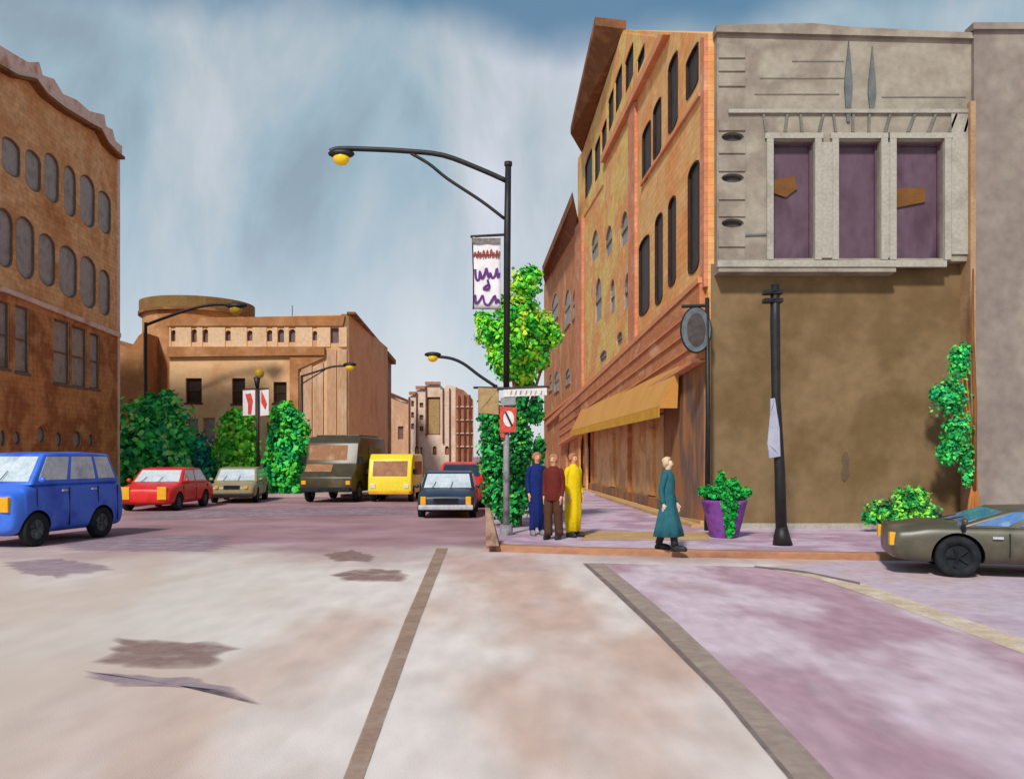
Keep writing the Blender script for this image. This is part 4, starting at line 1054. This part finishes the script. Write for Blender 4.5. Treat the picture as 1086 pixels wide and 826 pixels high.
    for x in (wb/2, -wb/2):
        for s in (-1, 1):
            bmw = bmesh.new(); prof = [(.6,-.09), (.93,-.1), (1,-.07), (1,.07), (.93,.1), (.6,.09)]
            seg = 30; rg = []
            for r, yv in prof:
                rg.append([bmw.verts.new((x+wr*r*math.cos(2*math.pi*k/seg), s*(w-.1)+yv*1.0, wr+wr*r*math.sin(2*math.pi*k/seg))) for k in range(seg)])
            for a, b in zip(rg, rg[1:]+rg[:1]):
                for k in range(seg): bmw.faces.new((a[k], a[(k+1)%seg], b[(k+1)%seg], b[k]))
            wh = link('wheel', bmw, 'tyre', t, smooth=True)
            bmr = bmesh.new()
            bmesh.ops.create_cone(bmr, cap_ends=True, segments=24, radius1=wr*.6, radius2=wr*.6, depth=.13, matrix=Matrix.Translation((x, s*(w-.1), wr)) @ Matrix.Rotation(R(90), 4, 'X'))
            for k in range(5):
                a = k*2*math.pi/5
                add_tube(bmr, [(x, s*(w-.02), wr), (x+wr*.5*math.cos(a), s*(w-.025), wr+wr*.5*math.sin(a))], wr*.08, 5)
            link('rim', bmr, rim, wh)
    return t

# blue car: nose towards the camera, a little to the left
hd = math.atan2(-.98, -.195)
car('bright blue boxy car with big windows at the left edge', (-9.5-.195*-.98+.0*0-.86*.98-.0, 17+.98*.975+.86*.195, 0), hd, 'blue_paint', 'car_glass', L=3.35, Wd=1.74, Ht=1.9, belt=1.28, wb=1.95, front=.6, wr=.34, hood=.5, trunk=.22, cab_rake=(.42,.22),
    hoodz=1.2, trunkz=1.26, zb=.22, light_y=.72, light2=.4, light_z=.86, light_w=.2, light_h=.3, side_split=(.28,.62), bumper=None, inset=.1, grille=False)
car('bright red saloon car parked between the blue car and the beige car', (-11.98, 29.5, 0), R(-90), 'red_paint', 'car_glass', L=4.1, Wd=1.82, Ht=1.42, belt=.95, wb=2.4, front=.72, wr=.3, hood=1.0, trunk=.7, light_y=.66, light_z=.6, light_w=.3, light_h=.42, bumper=None, zb=.2, grille=False)
car('beige car parked half hidden behind the red car', (-11.0, 34.4, 0), R(-82), 'olive_paint', 'car_glass', L=4.2, Wd=1.75, Ht=1.38, belt=.86, wb=2.4, front=.8, wr=.29, hood=.9, trunk=.5, light_w=.12, light_h=.12)
car('dark navy car driving towards the viewer with a silver bumper', (-1.95, 26.5, 0), R(-89), 'navy_paint', 'car_glass', L=4.0, Wd=1.72, Ht=1.36, belt=.86, wb=2.4, front=.75, wr=.3, hood=.9, trunk=.6, cab_rake=(.5,.4), light_y=.76, light_z=.52, light_w=.16, light_h=.24, bumper='chrome')
car('red car behind the navy car, mostly hidden', (-1.78, 31.2, 0), R(-93), 'red_paint', 'navy_paint', L=3.9, Wd=1.7, Ht=1.6, belt=1.08, wb=2.3, front=.7, wr=.3, hood=.8, trunk=.4, light_w=.14, light_h=.14, bumper=None)
# low drab coupe on the right, nose to the left
car('low drab olive car entering from the right edge with an orange lamp', (8.36, 12.98, 0), R(163), 'drab_paint', 'car_glass_blue', L=5.2, Wd=1.8, Ht=1.05, belt=.79, wb=3.1, front=.9, wr=.31, hood=.85, trunk=.7, cab_rake=(.75,.6), hoodz=.78, zb=.19, rim='tyre', nose=.9, drop=.1,
    light_y=.82, light_z=.55, light_w=.16, light_h=.2, bumper=None, side_split=(.55,.8), grille=False, inset=.06)

# vans: box shaped, own profile
def van(name, label, loc, heading, paint_m, prof, Wd, wheels, wr, parts, split_cabin=None, bev=.06):
    """prof: side outline (x forward, z)"""
    t = empty(name, label, 'van', loc, heading, group='cars on the street')
    w = Wd/2
    bm = bmesh.new(); add_prism(bm, [Vector((x, -w, z_)) for x, z_ in prof], (0, Wd, 0))
    bmesh.ops.recalc_face_normals(bm, faces=bm.faces)
    bmesh.ops.dissolve_limit(bm, angle_limit=R(1), verts=bm.verts, edges=bm.edges)
    cut = bmesh.new()
    for x in wheels:
        for s in (-1, 1):
            bmesh.ops.create_cone(cut, cap_ends=True, segments=28, radius1=wr*1.2, radius2=wr*1.2, depth=.5, matrix=Matrix.Translation((x, s*w, wr)) @ Matrix.Rotation(R(90), 4, 'X'))
    linkmesh('body', evaluated(bm, [('bev', bev), ('cut', cut)], [paint_m, 'tyre']), t)
    for x in wheels:
        for s in (-1, 1):
            bmw = bmesh.new(); bmesh.ops.create_cone(bmw, cap_ends=True, segments=26, radius1=wr, radius2=wr, depth=.2, matrix=Matrix.Translation((x, s*(w-.1), wr)) @ Matrix.Rotation(R(90), 4, 'X'))
            bevel(bmw, .02, 2)
            wh = link('wheel', bmw, 'tyre', t)
            bmr = bmesh.new(); bmesh.ops.create_cone(bmr, cap_ends=True, segments=20, radius1=wr*.55, radius2=wr*.5, depth=.23, matrix=Matrix.Translation((x, s*(w-.1), wr)) @ Matrix.Rotation(R(90), 4, 'X'))
            link('rim', bmr, 'rim', wh)
    for nm, lo, hi, m, bv in parts:
        b_ = box(lo, hi)
        if bv: bevel(b_, bv)
        link(nm, b_, m, t)
    return t
def slope_panel(t, nm, x0, z0, x1, z1, y0, y1, m):
    """panel lying on the sloped front between (x0,z0) and (x1,z1)"""
    a, b = Vector((x0, y0, z0)), Vector((x0, y1, z0)); c, d_ = Vector((x1, y1, z1)), Vector((x1, y0, z1))
    n = (b-a).cross(d_-a).normalized()
    if n.x < 0: n = -n
    link(nm, prism([a+n*.012, b+n*.012, c+n*.012, d_+n*.012], -n*.03), m, t)
mm('van_glass', [(168,126,96), (150,108,78), (184,144,114)], scale=1.6, rough=.75, bump=0, spec=.15)
# army-green van: centre of front about (-7.1, 33)
gv = van('camper_van', 'dark olive green van with two tan window panels, left of the yellow van', (-6.95, 35.3, 0), R(-97), 'army_paint',
    [(2.1,.42), (2.35,.55), (2.35,1.0), (2.05,1.18), (1.7,1.52), (1.45,2.35), (1.1,2.6), (-2.2,2.6), (-2.4,2.3), (-2.4,.5), (-2.2,.38)], 2.15, (1.45,-1.4), .38,
    [('bumper', (2.25,-1.0,.42), (2.46,1.0,.6), 'tyre', .04), ('headlight', (2.27,-.98,.7), (2.39,-.8,.86), 'indicator', .02), ('headlight', (2.27,.8,.7), (2.39,.98,.86), 'indicator', .02),
     ('roof_rack', (-1.8,-.9,2.6), (.9,.9,2.68), 'army_paint', .02), ('side_window', (-1.6,1.06,1.55), (.2,1.09,2.15), 'army_paint', 0), ('mirror', (1.5,1.08,1.5), (1.6,1.25,1.8), 'tyre', .02), ('mirror', (1.5,-1.25,1.5), (1.6,-1.08,1.8), 'tyre', .02)])
slope_panel(gv, 'windscreen', 1.652, 1.66, 1.472, 2.25, -.95, .62, 'van_glass')
slope_panel(gv, 'lower_window', 2.03, 1.2, 1.74, 1.49, -.98, .1, 'van_glass')
yv = van('yellow_van', 'yellow van with a large tan window, right of the olive green van', (-4.78, 35.2, 0), R(-91), 'yellow_paint',
    [(1.75,.3), (1.85,.45), (1.8,1.0), (1.55,1.7), (1.25,1.9), (-1.6,1.9), (-1.85,1.6), (-1.85,.45), (-1.7,.3)], 1.72, (1.15,-1.1), .3,
    [('bumper', (1.78,-.8,.32), (1.9,.8,.45), 'valance', .03), ('side_window', (-1.4,.85,1.05), (.9,.872,1.6), 'van_glass', 0), ('side_window', (-1.4,-.872,1.05), (.9,-.85,1.6), 'van_glass', 0),
     ('mirror', (1.3,.84,1.1), (1.4,1.0,1.3), 'tyre', .02), ('mirror', (1.3,-1.0,1.1), (1.4,-.84,1.3), 'tyre', .02), ('headlight', (1.78,-.76,.55), (1.87,-.56,.72), 'sign_white', .02), ('headlight', (1.78,.56,.55), (1.87,.76,.72), 'sign_white', .02)])
slope_panel(yv, 'windscreen', 1.79, 1.02, 1.585, 1.62, -.68, .68, 'van_glass')

# ================================================================== PEOPLE
def skin_body(verts, edges, m, parent, name='body', sub=2, root=0):
    me = bpy.data.meshes.new('sk'); me.from_pydata([v[0] for v in verts], edges, [])
    o = bpy.data.objects.new('sk', me); COL.objects.link(o)
    md = o.modifiers.new('skin', 'SKIN'); md.use_smooth_shade = True
    s2 = o.modifiers.new('sub', 'SUBSURF'); s2.levels = s2.render_levels = sub
    for i, v in enumerate(verts):
        sv = me.skin_vertices[0].data[i]; r = v[1]
        sv.radius = (r, r) if not isinstance(r, tuple) else r
        sv.use_root = (i == root)
    bpy.context.view_layer.update(); dg = bpy.context.evaluated_depsgraph_get()
    out = bpy.data.meshes.new_from_object(o.evaluated_get(dg), depsgraph=dg)
    bpy.data.objects.remove(o)
    out.materials.clear(); out.materials.append(M[m])
    for p in out.polygons: p.use_smooth = True
    out.name = name
    q = bpy.data.objects.new(name, out); COL.objects.link(q); q.parent = parent
    return q
def cloth_loft(rings, m, name, parent, sleeves=(), fold=.03, seg=28, seed=0):
    """rings: (z, rx, ry, cx, cy, fold)"""
    bm = bmesh.new(); rg = []
    for z_, ax, ay, cx_, cy_, fo in rings:
        rg.append([bm.verts.new((cx_+ax*math.cos(a)*(1+fo*math.sin(a*7+seed)+fo*.6*math.sin(a*4+z_*2+seed)), cy_+ay*math.sin(a)*(1+fo*math.sin(a*7+seed)), z_)) for a in [2*math.pi*k/seg for k in range(seg)]])
    for a, b in zip(rg, rg[1:]):
        for k in range(seg): bm.faces.new((a[k], a[(k+1)%seg], b[(k+1)%seg], b[k]))
    bm.faces.new(rg[-1])
    for pts, rad in sleeves: add_tube(bm, smoothpath(pts, 4), rad, 12)
    return link(name, bm, m, parent, smooth=True)
def person(label, loc, rz, hgt, skin_m, hair_m, hair_len, outfit, stride=.0):
    t = empty('person', label, 'person', loc, rz, group='people on the corner pavement')
    k = hgt/1.75
    V = []; E = []
    def v(p, r, par=None):
        V.append(((p[0]*k, p[1]*k, p[2]*k), (r[0]*k, r[1]*k) if isinstance(r, tuple) else r*k)); i = len(V)-1
        if par is not None: E.append((par, i))
        return i
    s = stride
    pel = v((0,0,.95), .105); sp = v((0,0,1.12), .095, pel); chs = v((0,0,1.30), .105, sp); nk0 = v((0,.0,1.44), .055, chs); nk = v((0,-.005,1.52), .05, nk0)
    jaw = v((0,-.02,1.575), .062, nk); fc = v((0,-.015,1.64), .088, jaw); tp_ = v((0,-.005,1.70), .075, fc); v((0,-.115,1.625), .014, fc)
    arms = []
    for sd in (-1, 1):
        sh = v((sd*.135,0,1.37), .042, chs); el = v((sd*.2,.03-sd*s*.15,1.13), .036, sh); wr_ = v((sd*.195,-.05-sd*s*.35,.90), .027, el)
        pa = v((sd*.19,-.065-sd*s*.4,.83), (.022,.036), wr_)
        for f, (dy, ln) in enumerate(((-.032,.062), (-.011,.075), (.011,.07), (.032,.055))):
            m1 = v((sd*.19, -.065-sd*s*.4+dy, .78), .009, pa); v((sd*.18, -.072-sd*s*.4+dy, .78-ln), .008, m1)
        th_ = v((sd*.18, -.11-sd*s*.4, .835), .010, pa); v((sd*.175, -.128-sd*s*.4, .79), .009, th_)
        arms.append(([(sd*.13*k,0,1.42*k), (sd*.17*k,.0,1.38*k), (sd*.2*k,(.03-sd*s*.15)*k,1.13*k), (sd*.195*k,(-.05-sd*s*.35)*k,.89*k)], [r*k for r in [.055]*4+[.058]*3+[.052]*3+[.045]*3]))
        hp = v((sd*.085,0,.88), .085, pel); kn = v((sd*.095,-.03+sd*s*.5,.50), .056, hp); an = v((sd*.1,.02+sd*s,.09), .036, kn); v((sd*.11,-.09+sd*s,.035), .024, an)
    skin_body(V, E, skin_m, t)
    for sd in (-1, 1):
        # shoe
        bm = bmesh.new(); bmesh.ops.create_icosphere(bm, subdivisions=3, radius=1)
        for q in bm.verts:
            x, y, z_ = q.co
            q.co = Vector((x*(.056+.008*(-y)), y*.165, max(z_, -.45)*.078*(1.25 if y > .2 else 1.0)))
        bmesh.ops.translate(bm, verts=bm.verts, vec=(sd*.108, -.06+sd*s, .034)); add_tube(bm, [(sd*.1, .02+sd*s, .03), (sd*.1, .02+sd*s, .13)], [.05,.048], 12)
        bmesh.ops.scale(bm, verts=bm.verts, vec=(k,k,k))
        link('shoe', bm, outfit['shoe'], t, smooth=True)
        link('eye', ball((sd*.032*k, -.1*k, 1.655*k), .011*k, sub=1), 'eye', t)
        link('ear', ball((sd*.09*k, .0, 1.64*k), .022*k, (.5,.8,1.3), 1), skin_m, t, smooth=True)
    link('mouth', ball((0, -.093*k, 1.588*k), .02*k, (1.2,.3,.3), 1), 'ink_red', t)
    # hair cap, open at the face
    bm = bmesh.new(); bmesh.ops.create_icosphere(bm, subdivisions=3, radius=.101)
    for q in bm.verts:
        x, y, z_ = q.co
        if y < -.055 and z_ < .055: q.co.y = -.055+(y+.055)*.1
        if y > .0 and z_ < 0: q.co.z *= 1+hair_len*6; q.co.y *= .85
        q.co *= 1+.05*noise.noise(q.co*30)
    bmesh.ops.translate(bm, verts=bm.verts, vec=(0,.012,1.665)); bmesh.ops.scale(bm, verts=bm.verts, vec=(k,k,k))
    link('hair', bm, hair_m, t, smooth=True)
    kind = outfit['kind']; m = outfit['top']
    def S(r): return [(a*k, b*k, c*k, d_*k, e_*k, f) for a, b, c, d_, e_, f in r]
    if kind == 'long':
        hem = outfit.get('hem', .2); wid = outfit.get('wide', .17); ox = outfit.get('ox', 0); oy = outfit.get('oy', 0)
        cloth_loft(S([(hem-.01, wid*.9, wid*.7, ox, oy, .10), (hem, wid, wid*.8, ox, oy, .10), (.5, wid*.5+.105, wid*.42+.08, ox*.8, oy*.8, .09), (.85, .18, .145, ox*.3, oy*.4, .055), (1.08, .165, .13, 0, 0, .02), (1.3, .175, .14, 0, 0, .01), (1.4, .165, .12, 0, 0, .0), (1.455, .13, .1, 0, 0, 0), (1.49, .075, .075, 0, 0, 0), (1.52, .068, .068, 0, -.005, 0)]), m, 'coat', t, arms, seed=outfit.get('seed', 0))
        bm = bmesh.new()
        for sd in (-1, 1): add_tube(bm, smoothpath([(sd*.085*k,0,.8*k), (sd*.095*k,(-.02+sd*s*.5)*k,.5*k), (sd*.1*k,(.02+sd*s)*k,.1*k)], 4), [.085*k]*4+[.07*k]*5, 12)
        link('trousers', bm, outfit.get('leg', m), t, smooth=True)
    else:
        cloth_loft(S([(.80, .185, .145, 0, 0, .06), (.82, .2, .155, 0, 0, .06), (1.0, .175, .14, 0, 0, .03), (1.2, .17, .14, 0, 0, .02), (1.35, .175, .135, 0, 0, .0), (1.42, .16, .12, 0, 0, 0), (1.47, .11, .09, 0, 0, 0), (1.51, .068, .068, 0, -.005, 0)]), m, 'jacket', t, arms, seed=3)
        bm = bmesh.new()
        for sd in (-1, 1): add_tube(bm, smoothpath([(sd*.085*k,0,.95*k), (sd*.095*k,-.01*k,.75*k), (sd*.1*k,(-.02+sd*s*.5)*k,.5*k), (sd*.105*k,(.02+sd*s)*k,.08*k)], 4), [.11*k]*4+[.105*k]*4+[.088*k]*5, 14)
        link('trousers', bm, outfit['leg'], t, smooth=True)
    return t
mm('navy_coat', [(18,36,98), (22,42,108)], scale=10, rough=.85, bump=.5, bscale=25)
mm('maroon_coat', [(96,36,28), (108,36,30)], scale=10, rough=.85, bump=.5, bscale=25)
mm('brown_trousers', [(88,58,40), (80,52,36)], scale=10, rough=.85, bump=.5, bscale=25)
mm('yellow_coat', [(242,194,14), (250,204,18)], scale=10, rough=.85, bump=.5, bscale=25)
mm('teal_coat', [(36,92,104), (46,102,110)], scale=10, rough=.85, bump=.5, bscale=25)
pp = lambda x, y: Vector((G(x, y, .124).x, G(x, y, .124).y, .124))
person('person in a long navy blue outfit, left of the three standing together', pp(569.5,567), R(14), 1.76, 'skin', 'hair_dark', .02, dict(kind='long', top='navy_coat', hem=.17, wide=.115, shoe='grey_shoe', leg='navy_coat'))
person('person in a maroon jacket and brown trousers, middle of the three standing together', pp(587,571.5), R(-22), 1.72, 'skin', 'hair_dark', .02, dict(kind='jacket', top='maroon_coat', leg='brown_trousers', shoe='boot'), .04)
person('person in a long yellow coat, right of the three standing together', pp(608,569), R(38), 1.74, 'skin', 'hair_dark', .03, dict(kind='long', top='yellow_coat', hem=.13, wide=.16, shoe='boot', leg='yellow_coat', seed=2))
person('blonde person in a long teal coat and black boots walking alone', pp(708,583), R(62), 1.66, 'skin_pale', 'hair_blonde', .06, dict(kind='long', top='teal_coat', hem=.27, wide=.34, oy=-.02, shoe='boot', leg='boot', seed=4), .19)

# ================================================================== SKY, SUN, CAMERA
sc = bpy.context.scene
w = bpy.data.worlds.new('World'); sc.world = w; w.use_nodes = True
N = w.node_tree.nodes; L = w.node_tree.links
bgd = N['Background']; bgd.inputs['Strength'].default_value = .12
sky = N.new('ShaderNodeTexSky'); sky.sky_type = 'NISHITA'; sky.sun_disc = False
SUN_EL, SUN_AZ = R(42), R(200)      # azimuth clockwise from +Y
sky.sun_elevation = SUN_EL; sky.sun_rotation = SUN_AZ
tc = N.new('ShaderNodeTexCoord'); sep = N.new('ShaderNodeSeparateXYZ'); L.new(tc.outputs['Generated'], sep.inputs[0])
mp = N.new('ShaderNodeMapping'); mp.inputs['Scale'].default_value = (3.6, 3.6, 1.3); L.new(tc.outputs['Generated'], mp.inputs['Vector'])
nz = N.new('ShaderNodeTexNoise'); nz.inputs['Scale'].default_value = 1.5; nz.inputs['Detail'].default_value = 8; nz.inputs['Roughness'].default_value = .56; nz.inputs['Distortion'].default_value = .3
L.new(mp.outputs['Vector'], nz.inputs['Vector'])
cr = N.new('ShaderNodeValToRGB'); e = cr.color_ramp.elements
def ce(c, g=7.9): return (*[v*g for v in lin(c)], 1)
e[0].position = .33; e[0].color = ce((128,144,154)); e[1].position = .72; e[1].color = ce((194,196,204))
x = e.new(.43); x.color = ce((142,162,172)); x = e.new(.55); x.color = ce((168,176,180))
L.new(nz.outputs['Fac'], cr.inputs['Fac'])
# blue-teal upper sky with a ragged lower edge
nz2 = N.new('ShaderNodeTexNoise'); nz2.inputs['Scale'].default_value = 5; nz2.inputs['Detail'].default_value = 4; L.new(tc.outputs['Generated'], nz2.inputs['Vector'])
ma = N.new('ShaderNodeMath'); ma.operation = 'MULTIPLY_ADD'; ma.inputs[1].default_value = .10; L.new(nz2.outputs['Fac'], ma.inputs[0]); L.new(sep.outputs['Z'], ma.inputs[2])
mr = N.new('ShaderNodeMapRange'); mr.interpolation_type = 'SMOOTHSTEP'; mr.inputs['From Min'].default_value = .475; mr.inputs['From Max'].default_value = .53; mr.inputs['To Max'].default_value = .9
L.new(ma.outputs[0], mr.inputs['Value'])
mx = N.new('ShaderNodeMix'); mx.data_type = 'RGBA'; L.new(mr.outputs['Result'], mx.inputs['Factor']); L.new(cr.outputs['Color'], mx.inputs[6]); mx.inputs[7].default_value = ce((66,108,136))
# paler towards the horizon
mh = N.new('ShaderNodeMapRange'); mh.interpolation_type = 'SMOOTHSTEP'; mh.inputs['From Min'].default_value = .30; mh.inputs['From Max'].default_value = .02; mh.inputs['To Max'].default_value = .6
L.new(sep.outputs['Z'], mh.inputs['Value'])
mx3 = N.new('ShaderNodeMix'); mx3.data_type = 'RGBA'; L.new(mh.outputs['Result'], mx3.inputs['Factor']); L.new(mx.outputs[2], mx3.inputs[6]); mx3.inputs[7].default_value = ce((204,202,208))
mx2 = N.new('ShaderNodeMix'); mx2.data_type = 'RGBA'; mx2.inputs['Factor'].default_value = .12; L.new(mx3.outputs[2], mx2.inputs[6]); L.new(sky.outputs['Color'], mx2.inputs[7])
L.new(mx2.outputs[2], bgd.inputs['Color'])
sun = bpy.data.lights.new('sun', 'SUN'); sun.energy = 2.4; sun.angle = R(6); sun.color = (1,.95,.88)
so = bpy.data.objects.new('sun', sun); COL.objects.link(so)
dv = Vector((math.sin(SUN_AZ)*math.cos(SUN_EL), math.cos(SUN_AZ)*math.cos(SUN_EL), math.sin(SUN_EL)))
so.rotation_euler = dv.to_track_quat('Z', 'Y').to_euler(); so.location = (-10,-10,30)
cam = bpy.data.cameras.new('camera'); co = bpy.data.objects.new('camera', cam); COL.objects.link(co); sc.camera = co
co.location = (0,0,H); co.rotation_euler = (R(90),0,0)
cam.sensor_width = 36; cam.lens = 36*F/1086; cam.shift_y = (HY-413)/1086; cam.clip_end = 4000; cam.clip_start = .05
vs = sc.view_settings; vs.view_transform = 'Standard'; vs.look = 'None'; vs.exposure = 0.5; vs.gamma = 1; vs.use_curve_mapping = False
